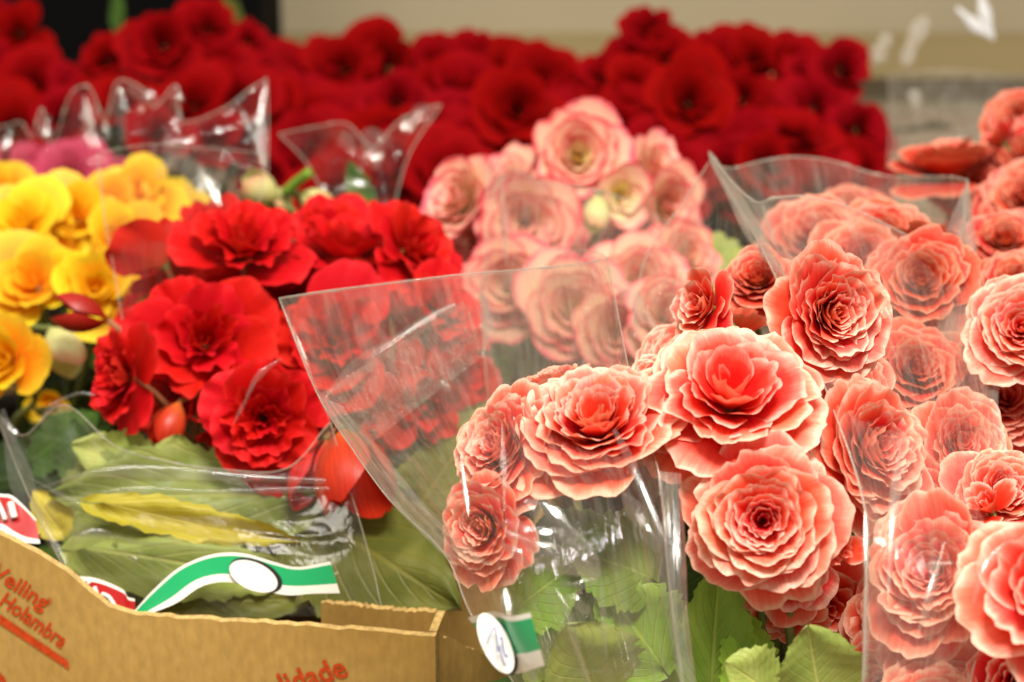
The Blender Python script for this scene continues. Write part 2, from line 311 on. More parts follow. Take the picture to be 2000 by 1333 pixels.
def petal_geo(rng, L, r0, z0, a0, a1, ha, az, ruf, cren, curl, nu, nv, skew=0.0):
    u = np.linspace(-1, 1, nu + 1)[None, :]; v = np.linspace(0, 1, nv + 1)[:, None] ** .85
    s = 1 - .26 * np.abs(u) ** 2.4 - .10 * np.abs(u) ** 6
    k1, k2 = rng.uniform(4.5, 7.5), rng.uniform(11, 21); p1, p2 = rng.uniform(0, 6.28, 2)
    s = s + cren * np.sin(k1 * u + p1) + cren * .8 * np.sin(k2 * u + p2) + rng.normal(0, cren * .35, u.shape)
    if rng.random() < .45: s = s - .10 * np.exp(-((u - rng.uniform(-.25, .25)) / .12) ** 2)      # notched tip
    vv = v * s
    q = np.linspace(0, 1.3, 40); al = a0 + (a1 - a0) * np.minimum(q, 1.25) ** 1.3
    dr = np.sin(al); dz = np.cos(al)
    R_ = r0 + L * np.r_[0, np.cumsum((dr[1:] + dr[:-1]) / 2)] * (q[1] - q[0])
    Z_ = z0 + L * np.r_[0, np.cumsum((dz[1:] + dz[:-1]) / 2)] * (q[1] - q[0])
    r = np.interp(vv, q, R_); z = np.interp(vv, q, Z_); a = np.interp(vv, q, al)
    wv = .80 + .20 * np.sin(np.pi * np.clip(vv, 0, 1))
    phi = az + ha * (u * wv + skew * vv * .3)
    k = rng.uniform(1.6, 2.8); ph = rng.uniform(0, 6.28); ph2 = rng.uniform(0, 6.28)
    d = L * vv ** 2.5 * ruf * (np.sin(k * np.pi * u + ph) + .55 * np.sin(2.3 * k * np.pi * u + ph2) * vv ** 2 + .9 * (rng.random() - .5))
    d = d + curl * L * u ** 2 * vv * rng.uniform(-.3, 1.2)
    rr = r + d * np.cos(a); zz = z - d * np.sin(a)
    rr = np.maximum(rr, r0 * .2)
    V = np.stack([rr * np.cos(phi), rr * np.sin(phi), zz], 2).reshape(-1, 3)
    UV = np.stack([np.broadcast_to((u + 1) / 2, r.shape), np.broadcast_to(v, r.shape)], 2).reshape(-1, 2)
    return V, petalf(nu, nv), UV
def rot_to(a, spin):
    return (Vector(a).to_track_quat('Z', 'Y').to_matrix() @ Matrix.Rotation(spin, 3, 'Z'))
def calyx(R):
    return lathe([(0, -.16 * R), (.05 * R, -.15 * R), (.08 * R, -.05 * R), (.11 * R, -.03 * R), (.08 * R, -.02 * R), (0, -.02 * R)], 10)
def flower(parent, kind, px, py, d, D, axis, seed, res=2, opn=1.0, n=None, ruf=None, mat=None, split=True, name='flower', core=10, label=None, Lr=None, har=None, ar=None):
    """one double begonia: rings of cupped petals round a small green calyx; axis is the way it faces"""
    sp = dict(SPEC[kind]); sp['L'] = Lr or sp['L']; sp['ha'] = har or sp['ha']; sp['a0'], sp['a1'] = ar or (sp['a0'], sp['a1']); rng = np.random.default_rng(seed); R = PX(d, D) / 2 * 1.13; A = ax(axis)
    base = P(px, py, D) - A * .30 * R
    n = n or sp['n']; ruf = sp['ruf'] if ruf is None else ruf; rad = math.radians
    nu, nv = {3: (30, 11), 2: (16, 8), 1: (10, 6), 0: (8, 4)}[res]
    geos = []; az = rng.uniform(0, 6.28); lopa = rng.uniform(0, 6.28); lopk = rad(rng.uniform(2, 13)); opn = opn * rng.uniform(.84, 1.08)
    for i in range(n):
        t = i / (n - 1); az += rad(137.5 + rng.normal(0, 9))
        L = R * (sp['L'][0] + (sp['L'][1] - sp['L'][0]) * t ** sp['L'][2]) * rng.uniform(.93, 1.06)
        te = min(1, t * opn)
        a0 = rad(sp['a0'][0] + (sp['a0'][1] - sp['a0'][0]) * te + rng.normal(0, 3.5)); a1 = rad(sp['a1'][0] + (sp['a1'][1] - sp['a1'][0]) * te + rng.normal(0, 4))
        lop = lopk * math.cos(az - lopa); a0 += lop * .6; a1 += lop
        if t > .87:                       # guard petals: larger, smoother, standing out unevenly
            g = rng.normal(0, 1); a0 += rad(8 + 8 * g); a1 += rad(2 + 12 * g); L *= rng.uniform(1.0, 1.17)
        ha = rad(sp['ha'][0] + (sp['ha'][1] - sp['ha'][0]) * t ** .7) * rng.uniform(.88, 1.1)
        rf = ruf * (1.15 if .1 < t < .85 else .6) * rng.uniform(.6, 1.25)
        geos.append(petal_geo(rng, L, R * (.015 + .09 * t), -.10 * R * t, a0, a1, ha, az, rf, sp['cren'], sp['curl'], nu, nv, rng.normal(0, .5)))
    mt = M[mat or sp['mat']]
    mc = M[sp['core']] if 'core' in sp and not mat else mt
    cx = calyx(R)
    inner = geos[:core] if split else geos
    v, f, uv = join([cx] + inner)
    fm = [1] * len(cx[1]) + [0] * (len(f) - len(cx[1]))
    fo = obj(name, mesh(name, v, f, [mc if split else mt, M['stem']], uv, fm=fm), parent)
    pb = np.array(parent.location); fo.location = base - pb
    fo.rotation_euler = rot_to(A, rng.uniform(0, 6.28)).to_euler()
    if split:
        for i, g in enumerate(geos[core:], core): obj('petal', mesh('petal', g[0], g[1], mc if i < n * (.42 if kind == 'coral' else .30) else mt, g[2]), fo)
    if label: fo['label'] = label
    return base - A * .15 * R, A, R
def bud(parent, px, py, d, D, axis, seed, mat, length=1.0, gap=14, n=2, label=None):
    """a closed bud: two cupped guard petals face to face"""
    rng = np.random.default_rng(seed); R = PX(d, D) / 2; A = ax(axis); L = 2.0 * R * length
    base = P(px, py, D) - A * L * .48; az = rng.uniform(0, 6.28); parts = [calyx(R * .8)]
    for i in range(n):
        parts.append(petal_geo(rng, L, R * .06, 0, math.radians(48 + gap * .3), math.radians(-52 + gap), math.radians(180 / n * .96), az + i * 2 * math.pi / n, .012, .008, 0, 14, 9))
    v, f, uv = join(parts)
    o = obj('bud', mesh('bud', v, f, [M[mat], M['stem']], uv, fm=[1] * len(parts[0][1]) + [0] * (len(f) - len(parts[0][1]))), parent, base - np.array(parent.location))
    o.rotation_euler = rot_to(A, 0).to_euler()
    if label: o['label'] = label
    return base, A, R
def stem(parent, start, A, R, foot, rng, mat='stem', r=.0016):
    s = np.array(start); f = np.array(foot) + np.r_[rng.normal(0, .009, 2), 0]
    mid = s - A * .02 + np.array([0, 0, -.015]); m2 = (mid + f) / 2 + rng.normal(0, .006, 3)
    c = crom([s, mid, m2, f], 12); v, fc, uv = tube(c, np.linspace(r * .8, r * 1.5, 12), 7)
    obj('stem', mesh('stem', v - np.array(parent.location), fc, M[mat], uv), parent)
def leaf_geo(rng, base, tip, width, nrm, fold=.12, droop=.15, nv=30, nu=12, asym=.12, teeth=13):
    b, t = np.array(base), np.array(tip); d = t - b; L = np.linalg.norm(d); d /= L
    n = np.array(nrm) - d * np.dot(nrm, d); n /= np.linalg.norm(n); s = np.cross(d, n)
    v = np.linspace(0, 1, nv + 1)[:, None]; u = np.linspace(-1, 1, nu + 1)[None, :]
    w = width / 2 * (np.sin(np.pi * np.clip(v, 0, 1) ** .72) ** .75 * (1.02 - .1 * v)) + .0004
    th = 1 + .17 * ((v * teeth + rng.random()) % 1.0 - .5) + .05 * np.sin(v * 39 + 1) + rng.normal(0, .03, v.shape)
    e = np.abs(u) ** 4
    x = w * u * (1 + (th - 1) * e) * (1 + asym * np.sign(u))
    back = -.14 * L * (1 - v) ** 3 * np.abs(u) ** 1.5      # heart shaped lobes at the stalk
    h = fold * np.abs(x) - droop * L * v ** 2 + .03 * L * np.sin(v * 11 + rng.random() * 6) * u ** 2 + .03 * L * np.sin(u * 4 + v * 5 + rng.random() * 6) + .006 * L * np.sin(v * 40 + np.abs(u) * 6) * np.abs(u)
    V = (b + d * (v * L + back)[..., None] + s * x[..., None] + n * h[..., None]).reshape(-1, 3)
    UV = np.stack([np.broadcast_to((u + 1) / 2, x.shape), np.broadcast_to(v, x.shape)], 2).reshape(-1, 2)
    return V, gridf(nu, nv), UV
def leaf(parent, b, t, wpx, nrm, seed, mat='leaf', label=None, **kw):
    rng = np.random.default_rng(seed); B, T = P(*b), P(*t)
    v, f, uv = leaf_geo(rng, B, T, PX(wpx, (b[2] + t[2]) / 2), ax(nrm), **kw)
    o = obj('leaf', mesh('leaf', v - np.array(parent.location), f, M[mat], uv), parent)
    if label: o['label'] = label
    return o
def fill_leaves(parent, n, foot, rad, z0, z1, seed, mats, size=(.035, .06)):
    rng = np.random.default_rng(seed)
    for i in range(n):
        a = rng.uniform(0, 6.28); r = rad * rng.uniform(.15, .75); z = rng.uniform(z0, z1); l = rng.uniform(*size)
        b = np.array([foot[0] + r * math.cos(a), foot[1] + r * math.sin(a), z]); dr = np.array([math.cos(a), math.sin(a), rng.uniform(-.3, .5)]); dr /= np.linalg.norm(dr)
        v, f, uv = leaf_geo(rng, b, b + dr * l, l * rng.uniform(.7, .95), np.array([rng.normal(0, .25), rng.normal(0, .25), 1.]), nv=20, nu=8)
        obj('leaf', mesh('leaf', v - np.array(parent.location), f, M[mats[i % len(mats)]], uv), parent)
def potted(foot, h, r=.055):
    """pot and soil under a plant; returns the place where the stems leave the soil"""
    return [(r * .72, 0), (r * .95, h), (r * 1.04, h), (r * 1.04, h + .008), (r * .97, h + .008), (r * .93, h - .004)], h - .008
def plant(label, cat, px, py, D, potr=.055, poth=.085, z=0, group='potted begonias on the table'):
    p = P(px, py, D); loc = np.array([p[0], p[1], z])
    t = thing('begonia_plant', label, cat, loc, group)
    prof, sz = potted(loc, poth, potr)
    v, f, uv = lathe(prof); obj('pot', mesh('pot', v, f, M['pot'], uv), t)
    v, f, uv = lathe([(0, sz + .004), (potr * .5, sz + .003), (potr * .92, sz)]); obj('potting_soil', mesh('potting_soil', v, f, M['soil'], uv), t)
    return t, loc + np.array([0, 0, sz])
def bouquet(t, foot, kind, rows, seed0, res=2, split=True, stem_mat='stem', **kw):
    rng = np.random.default_rng(seed0)
    for i, r in enumerate(rows):
        o = dict(kw); o.update(r[5] if len(r) > 5 else {}); k = o.pop('kind', kind); s = o.pop('seed', seed0 * 100 + i); rs = o.pop('res', res)
        b, A, R = flower(t, k, r[0], r[1], r[2], r[3], r[4], s, res=rs, **{'split': split, **o})
        stem(t, b, A, R, foot, rng, stem_mat)
CUR = 'coral begonias'
# --- front coral plant (crinkled sleeve with green tag)
t, ft = plant('coral begonia at front centre, spilling left behind crinkled clear film with green tag', 'begonia', 1150, 1250, .77)
bouquet(t, ft, 'coral', [
    (1165, 820, 290, .72, (-.12, .70, .66), dict(res=3, seed=11, Lr=(.58, 1.02, .9), har=(80, 50), ar=((22, 68), (4, 114)))),
    (968, 868, 225, .73, (-.62, .42, .6), dict(res=3)),
    (940, 1030, 195, .72, (-.55, .02, .8), dict(res=3)),
    (1272, 735, 115, .77, (-.35, .55, .6), dict(n=18)),
    (1080, 745, 150, .79, (-.25, .75, .15)),
], 1)
leaf(t, (1260, 1120, .74), (1120, 1060, .73), 190, (-.2, .35, 1), 5, 'leaf_bright', droop=.05)
leaf(t, (1160, 1350, .72), (1110, 1225, .70), 210, (-.1, .5, 1), 6, 'leaf_pale', droop=.05)
leaf(t, (1190, 1040, .77), (1060, 1010, .75), 120, (0, .8, .6), 7, 'leaf')
leaf(t, (1270, 1130, .735), (1110, 1060, .725), 210, (-.1, .5, 1), 12, 'leaf_bright')
leaf(t, (1290, 1300, .735), (1180, 1140, .725), 200, (0, .4, 1), 15, 'leaf_bright')
leaf(t, (1010, 1190, .735), (1130, 1090, .73), 150, (-.2, .4, 1), 16, 'leaf_bright')
leaf(t, (1060, 1330, .745), (1130, 1170, .735), 160, (-.2, .3, 1), 17, 'leaf_bright')
leaf(t, (1250, 1360, .75), (1270, 1200, .74), 150, (.1, .3, 1), 13, 'leaf_pale')
leaf(t, (1040, 1300, .76), (1060, 1130, .75), 120, (-.2, .2, 1), 14, 'leaf_bright')
leaf(t, (1100, 1180, .77), (1010, 1080, .74), 110, (-.6, .4, .8), 8, 'leaf')
leaf(t, (1230, 1250, .76), (1290, 1140, .74), 130, (.2, .4, .9), 9, 'leaf')
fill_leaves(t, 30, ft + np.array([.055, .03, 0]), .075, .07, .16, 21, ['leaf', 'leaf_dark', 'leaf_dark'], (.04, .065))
# --- centre coral plant, the sharp big heads
t, ft = plant('coral begonia at right of centre with the largest sharp fully open flower heads', 'begonia', 1500, 1250, .80)
bouquet(t, ft, 'coral', [
    (1430, 760, 345, .72, (.03, .60, .80), dict(res=3, seed=3, n=30, opn=1.05, Lr=(.64, 1.02, .9), har=(72, 46), ar=((26, 74), (4, 120)))),
    (1632, 612, 265, .755, (.40, .08, .9), dict(res=3, seed=21)),
    (1490, 1015, 285, .70, (-.10, .12, 1), dict(res=3, seed=8)),
    (1715, 872, 275, .73, (.55, .22, .75), dict(res=3, seed=9)),
    (1365, 595, 165, .80, (-.75, .25, .5), dict(n=22)),
    (1440, 632, 150, .82, (.05, .85, -.1), dict(n=16)),
    (1555, 1130, 210, .735, (.1, -.35, .8), dict(n=14, seed=5)),
    (1640, 1075, 110, .71, (.45, .05, .8), dict(n=11, opn=.45)),
    (1440, 880, 190, .75, (-.2, -.1, .9), dict(n=16)),
    (1545, 800, 220, .80, (.1, .4, .9), dict(split=False)), (1335, 690, 170, .84, (-.3, .4, .7), dict(split=False)), (1620, 1190, 190, .76, (.2, -.2, .9), dict(n=16)), (1650, 760, 200, .80, (.2, .3, .9), dict(split=False)), (1530, 1200, 180, .75, (-.1, -.6, .6), dict(n=14)),
], 2)
leaf(t, (1390, 1360, .735), (1400, 1105, .72), 170, (-.25, .1, 1), 31, 'leaf_bright', droop=.06)
leaf(t, (1330, 1280, .76), (1420, 1150, .75), 110, (.1, .4, 1), 32, 'leaf')
leaf(t, (1600, 1360, .70), (1580, 1225, .69), 180, (0, .2, 1), 33, 'leaf_pale', droop=.04)
leaf(t, (1345, 1350, .74), (1355, 1180, .73), 110, (-.4, .2, 1), 37, 'leaf_bright')
leaf(t, (1460, 1360, .73), (1450, 1190, .725), 120, (.2, .2, 1), 38, 'leaf_bright')
leaf(t, (1500, 1350, .70), (1430, 1295, .69), 130, (-.1, .5, 1), 34, 'leaf_pale')
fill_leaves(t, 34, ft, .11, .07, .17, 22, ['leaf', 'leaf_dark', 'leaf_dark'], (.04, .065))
leaf(t, (1340, 1060, .80), (1330, 900, .79), 130, (-.2, .2, 1), 35, 'leaf_dark')
leaf(t, (1300, 1200, .80), (1370, 1040, .79), 140, (-.2, .2, 1), 36, 'leaf')
# --- right coral plant, running out of the frame
t, ft = plant('coral begonia at the lower right corner, its heads cut by the frame edge', 'begonia', 1930, 1330, .78)
bouquet(t, ft, 'coral', [
    (1822, 1112, 265, .70, (-.42, .25, .85), dict(res=3, seed=41)),
    (2040, 1150, 330, .655, (-.25, .30, .9), dict(res=3, seed=42, n=22)),
    (1960, 955, 190, .75, (.1, .55, .8), dict(seed=43)),
    (1880, 865, 190, .81, (.15, .35, .9)),
    (1925, 985, 130, .735, (-.4, .5, .4), dict(n=10, opn=.6)),
    (1815, 1300, 190, .73, (-.1, -.3, .9), dict(n=14)),
    (1985, 1330, 220, .70, (0, .1, 1), dict(n=18)),
    (1995, 640, 215, .83, (-.2, .25, .95)),
    (1975, 830, 150, .86, (0, .5, .3), dict(n=12)), (1965, 775, 190, .85, (-.1, .4, .9), dict(split=False)), (1790, 985, 210, .80, (0, .3, .9), dict(split=False)), (1905, 745, 210, .87, (.1, .4, .9), dict(split=False)), (1740, 1215, 190, .75, (-.2, .0, .9), dict(split=False)), (1900, 1240, 220, .74, (0, .1, 1), dict(split=False)),
    (1960, 1060, 200, .78, (.1, .3, .9), dict(split=False)), (1830, 1390, 240, .70, (0, .3, .9), dict(split=False)), (1720, 1340, 180, .74, (-.2, .1, .9)),
], 3)
fill_leaves(t, 10, ft, .06, .10, .18, 23, ['leaf', 'leaf_dark'])
# --- coral plant seen through the tall sleeve
t, ft = plant('hazy coral begonia seen through the tall clear sleeve behind the sharp heads', 'begonia', 1720, 800, 1.0)
bouquet(t, ft, 'coral', [
    (1800, 545, 210, .89, (-.1, .35, .9)), (1480, 540, 150, .87, (-.15, .6, .7)), (1600, 460, 190, .99, (0, .6, .7)),
    (1790, 720, 200, .85, (.1, .45, .85)), (1815, 462, 150, .93, (.1, .8, -.2), dict(n=14)), (1690, 500, 180, .95, (.1, .5, .85)),
    (1660, 420, 170, 1.07, (-.1, .6, .8)), (1720, 610, 190, .9, (.1, .5, .85)), (1840, 640, 190, .92, (.1, .4, .85)), (1730, 455, 160, 1.0, (0, .5, .8)), (1870, 560, 160, .95, (.3, .3, .8)),
], 4, res=1, mat='coral_deep', core=20)
fill_leaves(t, 10, ft, .06, .09, .15, 24, ['leaf', 'leaf_dark'])
# --- coral plant upper right
t, ft = plant('blurred coral begonia at the upper right edge against the beige wall', 'begonia', 1960, 560, 1.12)
bouquet(t, ft, 'coral', [
    (1850, 305, 225, 1.12, (-.1, .93, .25), dict(n=20)), (2005, 380, 170, 1.08, (-.3, .5, .7)), (1985, 225, 120, 1.15, (-.3, .3, .7)),
    (1965, 465, 150, .98, (-.1, .6, .7)), (1985, 545, 150, .93, (-.1, .6, .7)), (1930, 420, 140, 1.1, (-.3, .5, .4)), (1945, 265, 90, 1.13, (-.6, .5, .2), dict(n=12)), (1900, 360, 180, 1.13, (-.1, .5, .8)), (2010, 300, 150, 1.13, (-.2, .5, .8)), (1990, 470, 150, 1.02, (-.1, .5, .8)), (1930, 510, 160, 1.02, (0, .5, .8)),
], 5, res=1, mat='coral_deep', core=24)
fill_leaves(t, 12, ft, .06, .09, .16, 25, ['leaf_dark', 'leaf'])

# --- red plant in the box
ZB = .006
t, ft = plant('bright red begonia with frilled heads standing in the cardboard box', 'begonia', 480, 900, 1.03, poth=.07, z=ZB)
bouquet(t, ft, 'red', [
    (515, 818, 212, .90, (.12, -.02, 1), dict(res=3, seed=61, n=22)),
    (400, 665, 245, .96, (.12, .22, .95), dict(res=3, seed=62)),
    (228, 735, 175, .94, (-.62, .10, .62), dict(res=3, seed=63)),
    (478, 470, 225, 1.00, (.05, .55, .45), dict(res=3, seed=64)),
    (680, 478, 215, 1.03, (.10, .78, .30), dict(seed=65)),
    (305, 500, 190, 1.03, (-.45, .45, -.5), dict(seed=66, n=9)),
    (650, 665, 225, .97, (.12, .15, .95), dict(res=3, seed=67)),
    (815, 480, 185, 1.02, (.55, .35, .5), dict(seed=68)),
    (770, 590, 130, .99, (.1, .75, .1), dict(n=8, seed=69)),
    (860, 590, 140, 1.0, (.4, .45, .7), dict(seed=70)),
    (560, 560, 200, 1.03, (.05, .5, .75), dict(seed=71)),
    (560, 705, 170, .99, (0, .55, .4), dict(n=9, seed=72)),
    (275, 820, 110, .96, (-.1, -.75, .2), dict(n=6, seed=73, opn=.6)),
    (740, 745, 190, .99, (.2, .2, .9), dict(seed=74)),
    (420, 850, 105, .94, (-.3, -.6, .4), dict(n=6, seed=75, opn=.6)),
    (835, 800, 165, .965, (.1, -.3, .8), dict(n=9, seed=76)), (760, 830, 150, .98, (0, .1, .9)), (900, 740, 140, 1.0, (.3, .2, .9)),
    (345, 560, 170, 1.05, (-.2, .5, .8)), (455, 580, 170, 1.03, (0, .4, .9)), (630, 590, 180, 1.05, (.1, .5, .8)), (730, 570, 170, 1.06, (.1, .4, .9)), (790, 690, 170, 1.03, (.2, .3, .9)), (690, 790, 180, 1.0, (.1, .1, .95)),
    (305, 660, 160, 1.02, (-.3, .3, .8)), (260, 640, 120, 1.04, (-.5, .3, .6), dict(n=9)), (880, 680, 150, 1.05, (.3, .3, .8)), (590, 770, 150, .97, (.2, .3, .9)), (330, 770, 150, 1.0, (-.2, 0, .9)), (640, 440, 150, 1.09, (0, .6, .7)), (395, 430, 130, 1.08, (-.2, .6, .5), dict(n=9)),
], 6, core=4, stem_mat='stem_red')
rng = np.random.default_rng(5)
for b_ in [(690, 928, 215, .89, (.20, -.72, .45), 81, 'bud_orange', 1.0, 20), (620, 935, 150, .905, (-.12, -.8, .4), 82, 'bud_orange', 1.15, 14),
           (150, 612, 128, .99, (-.9, .22, .2), 83, 'bud_red', 1.0, 6), (328, 835, 95, .95, (-.35, -.85, .2), 85, 'bud_orange', 1.2, 6)]:
    b, A, R = bud(t, *b_[:7], length=b_[7], gap=b_[8]); stem(t, b, A, R, ft, rng, 'stem_red')
leaf(t, (320, 990, .93), (350, 848, .93), 165, (.05, .1, 1), 91, 'leaf_pale', droop=.03)
leaf(t, (610, 975, .915), (95, 965, .905), 205, (.05, .4, .95), 92, 'leaf_pale', droop=.0, fold=-.05, label='long pale green leaf lying flat under the film')
leaf(t, (205, 985, .874), (590, 1064, .870), 78, (.05, .35, 1), 93, 'leaf_yellow', droop=-.02, fold=.4, label='yellowed leaf edge')
leaf(t, (130, 1010, .94), (345, 880, .93), 190, (-.1, .4, 1), 105, 'leaf_pale')
leaf(t, (600, 1010, .945), (430, 880, .94), 190, (.1, .4, 1), 106, 'leaf_pale')
leaf(t, (240, 1060, .92), (520, 960, .92), 150, (0, .5, 1), 107, 'leaf_pale')
leaf(t, (800, 1010, .96), (905, 860, .94), 170, (.1, .3, 1), 113, 'leaf_olive')
leaf(t, (860, 940, .98), (950, 790, .97), 150, (.2, .3, 1), 114, 'leaf_pale')
leaf(t, (760, 900, .98), (830, 780, .97), 140, (.0, .3, 1), 115, 'leaf')
leaf(t, (600, 1000, .92), (890, 1180, .87), 290, (.05, .2, 1), 94, 'leaf_olive', droop=.05, label='large worn olive green leaf')
leaf(t, (640, 900, .97), (560, 1080, .93), 170, (0, .2, 1), 95, 'leaf_dark')
leaf(t, (700, 1000, .96), (800, 900, .95), 150, (.3, .2, 1), 96, 'leaf_dark')
leaf(t, (260, 650, 1.05), (370, 560, 1.03), 100, (-.2, .3, 1), 97, 'leaf_bright')
leaf(t, (290, 930, .95), (150, 870, .93), 120, (-.2, .3, 1), 98, 'leaf_pale')
leaf(t, (160, 930, .96), (140, 820, .96), 120, (-.2, .1, 1), 99, 'leaf')
leaf(t, (170, 1075, .905), (590, 1120, .90), 150, (0, .4, 1), 111, 'leaf_pale')
leaf(t, (330, 1190, .905), (620, 1150, .90), 110, (0, .5, 1), 112, 'leaf_olive')
leaf(t, (170, 1140, .92), (430, 1050, .915), 150, (0, .4, 1), 108, 'leaf_olive')
leaf(t, (620, 1120, .925), (350, 1150, .92), 120, (0, .5, 1), 109, 'leaf_olive')
leaf(t, (300, 1090, .93), (430, 1170, .92), 110, (0, .3, 1), 100, 'leaf')
leaf(t, (120, 1040, .91), (60, 960, .91), 80, (-.3, .2, 1), 101, 'leaf_yellow')
leaf(t, (330, 1120, .93), (240, 1080, .90), 90, (-.2, .2, 1), 102, 'leaf_pale')
leaf(t, (520, 1190, .92), (420, 1150, .91), 70, (0, .2, 1), 103, 'leaf_olive')
leaf(t, (480, 1060, .95), (620, 1130, .93), 130, (0, .2, 1), 104, 'leaf')
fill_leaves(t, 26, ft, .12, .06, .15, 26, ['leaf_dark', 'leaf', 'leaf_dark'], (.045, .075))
# --- yellow plant in the box
t, ft = plant('yellow and orange begonia with smooth cupped heads at the left edge', 'begonia', 90, 700, 1.17, poth=.07, z=ZB)
bouquet(t, ft, 'yellow', [
    (40, 430, 165, 1.12, (-.1, .5, .8)), (150, 415, 160, 1.14, (.1, .45, .85), dict(opn=.9)), (60, 548, 195, 1.07, (-.05, .35, .9), dict(res=2)),
    (185, 560, 170, 1.06, (.2, .2, .95), dict(res=2)), (265, 375, 160, 1.19, (.1, .5, .8)), (355, 395, 110, 1.25, (.3, .5, .6)),
    (5, 700, 165, 1.02, (-.25, .15, .9), dict(res=2)), (225, 470, 150, 1.12, (.1, .3, .9)), (95, 790, 90, 1.08, (0, -.3, .9), dict(n=8)), (-60, 500, 160, 1.1, (-.3, .4, .8)), (110, 490, 150, 1.13, (0, .4, .9)), (215, 400, 150, 1.18, (.1, .4, .9)), (0, 590, 150, 1.08, (0, .3, .9)), (300, 430, 140, 1.2, (.2, .4, .9)), (-10, 380, 140, 1.2, (0, .4, .9)),
], 7, res=1)
rng = np.random.default_rng(6)
b, A, R = bud(t, 126, 688, 150, 1.02, (.45, -.65, .35), 84, 'bud_pale', .85, 6); stem(t, b, A, R, ft, rng)
b, A, R = bud(t, 130, 825, 110, 1.04, (.5, -.5, .4), 86, 'bud_pale', .8, 4); stem(t, b, A, R, ft, rng)
leaf(t, (60, 900, 1.02), (170, 800, 1.0), 110, (0, .5, .8), 110, 'leaf')
fill_leaves(t, 18, ft, .10, .07, .15, 27, ['leaf_dark', 'leaf'], (.04, .07))
# --- magenta plant
t, ft = plant('magenta pink begonia half hidden behind the yellow heads', 'begonia', 90, 480, 1.42)
bouquet(t, ft, 'magenta', [(130, 325, 150, 1.34, (0, .5, .8)), (40, 375, 130, 1.33, (-.1, .5, .8)), (50, 325, 110, 1.38, (0, .6, .7)), (215, 345, 120, 1.38, (.1, .5, .8)), (-50, 340, 140, 1.36, (0, .5, .8))], 8, res=0, split=False)
fill_leaves(t, 8, ft, .06, .09, .15, 28, ['leaf_dark'])
# --- pink and cream plant
t, ft = plant('pale pink and cream begonia with pink rimmed petals in front of the crimson bank', 'begonia', 1130, 640, 1.2)
bouquet(t, ft, 'picotee', [
    (1130, 305, 200, 1.13, (.02, .16, 1), dict(res=2, n=32, opn=.95, mat=None)), (890, 385, 190, 1.12, (-.6, .3, .65), dict(res=2)), (1025, 435, 215, 1.10, (.0, -.1, .9), dict(res=2)),
    (1215, 385, 125, 1.12, (.3, -.1, .9), dict(n=14, opn=.7, mat=None)), (1285, 320, 140, 1.17, (.5, .4, .5)), (1310, 400, 160, 1.16, (.5, .0, .7)),
    (985, 345, 160, 1.18, (-.2, .6, .5)), (990, 560, 200, 1.08, (-.2, .1, .9)), (1120, 600, 210, 1.06, (.1, .2, .95)), (1250, 545, 190, 1.09, (.2, .3, .9)),
    (1075, 480, 180, 1.13, (0, .3, .9)), (1205, 650, 170, 1.05, (.2, .1, .95)), (1345, 500, 160, 1.12, (.3, .3, .8)), (1300, 610, 150, 1.03, (.2, .3, .9)), (930, 470, 160, 1.14, (-.5, .2, .7)), (1185, 480, 170, 1.15, (.1, .4, .8)),
], 9, res=1, mat='picotee')
rng = np.random.default_rng(7)
b, A, R = bud(t, 1165, 420, 90, 1.10, (-.1, -.8, .4), 88, 'bud_pale', 1.0, 5); stem(t, b, A, R, ft, rng)
leaf(t, (1130, 480, 1.16), (1260, 450, 1.14), 110, (0, .5, .8), 120, 'leaf')
leaf(t, (1420, 560, 1.12), (1330, 440, 1.14), 130, (0, .4, .9), 123, 'leaf_pale')
leaf(t, (960, 760, 1.04), (930, 690, 1.03), 110, (0, .3, 1), 121, 'leaf')
leaf(t, (720, 420, 1.2), (672, 305, 1.22), 50, (-.3, .3, 1), 122, 'leaf')
fill_leaves(t, 22, ft, .09, .08, .15, 29, ['leaf', 'leaf_pale', 'leaf_dark'], (.04, .065))
# --- cream buds between
t, ft = plant('cream begonia with nodding pale buds peeping over the red heads', 'begonia', 600, 560, 1.25)
rng = np.random.default_rng(8)
for b_ in [(505, 368, 105, 1.14, (-.75, .35, .2), 130, 'bud_pale', .9, 18), (618, 395, 95, 1.14, (.7, -.4, .2), 131, 'bud_pale', .8, 18), (545, 395, 90, 1.15, (-.2, -.5, .6), 132, 'bud_pale', .9, 12)]:
    b, A, R = bud(t, *b_[:7], length=b_[7], gap=b_[8]); stem(t, b, A, R, ft, rng)
v, f, uv = tube(crom([P(556, 378, 1.14), P(580, 355, 1.135), P(606, 336, 1.13)], 8), .0026, 8)
obj('stem', mesh('stem', v - np.array(t.location), f, M['leaf_bright'], uv), t)
fill_leaves(t, 10, ft, .07, .08, .15, 30, ['leaf', 'leaf_dark'])

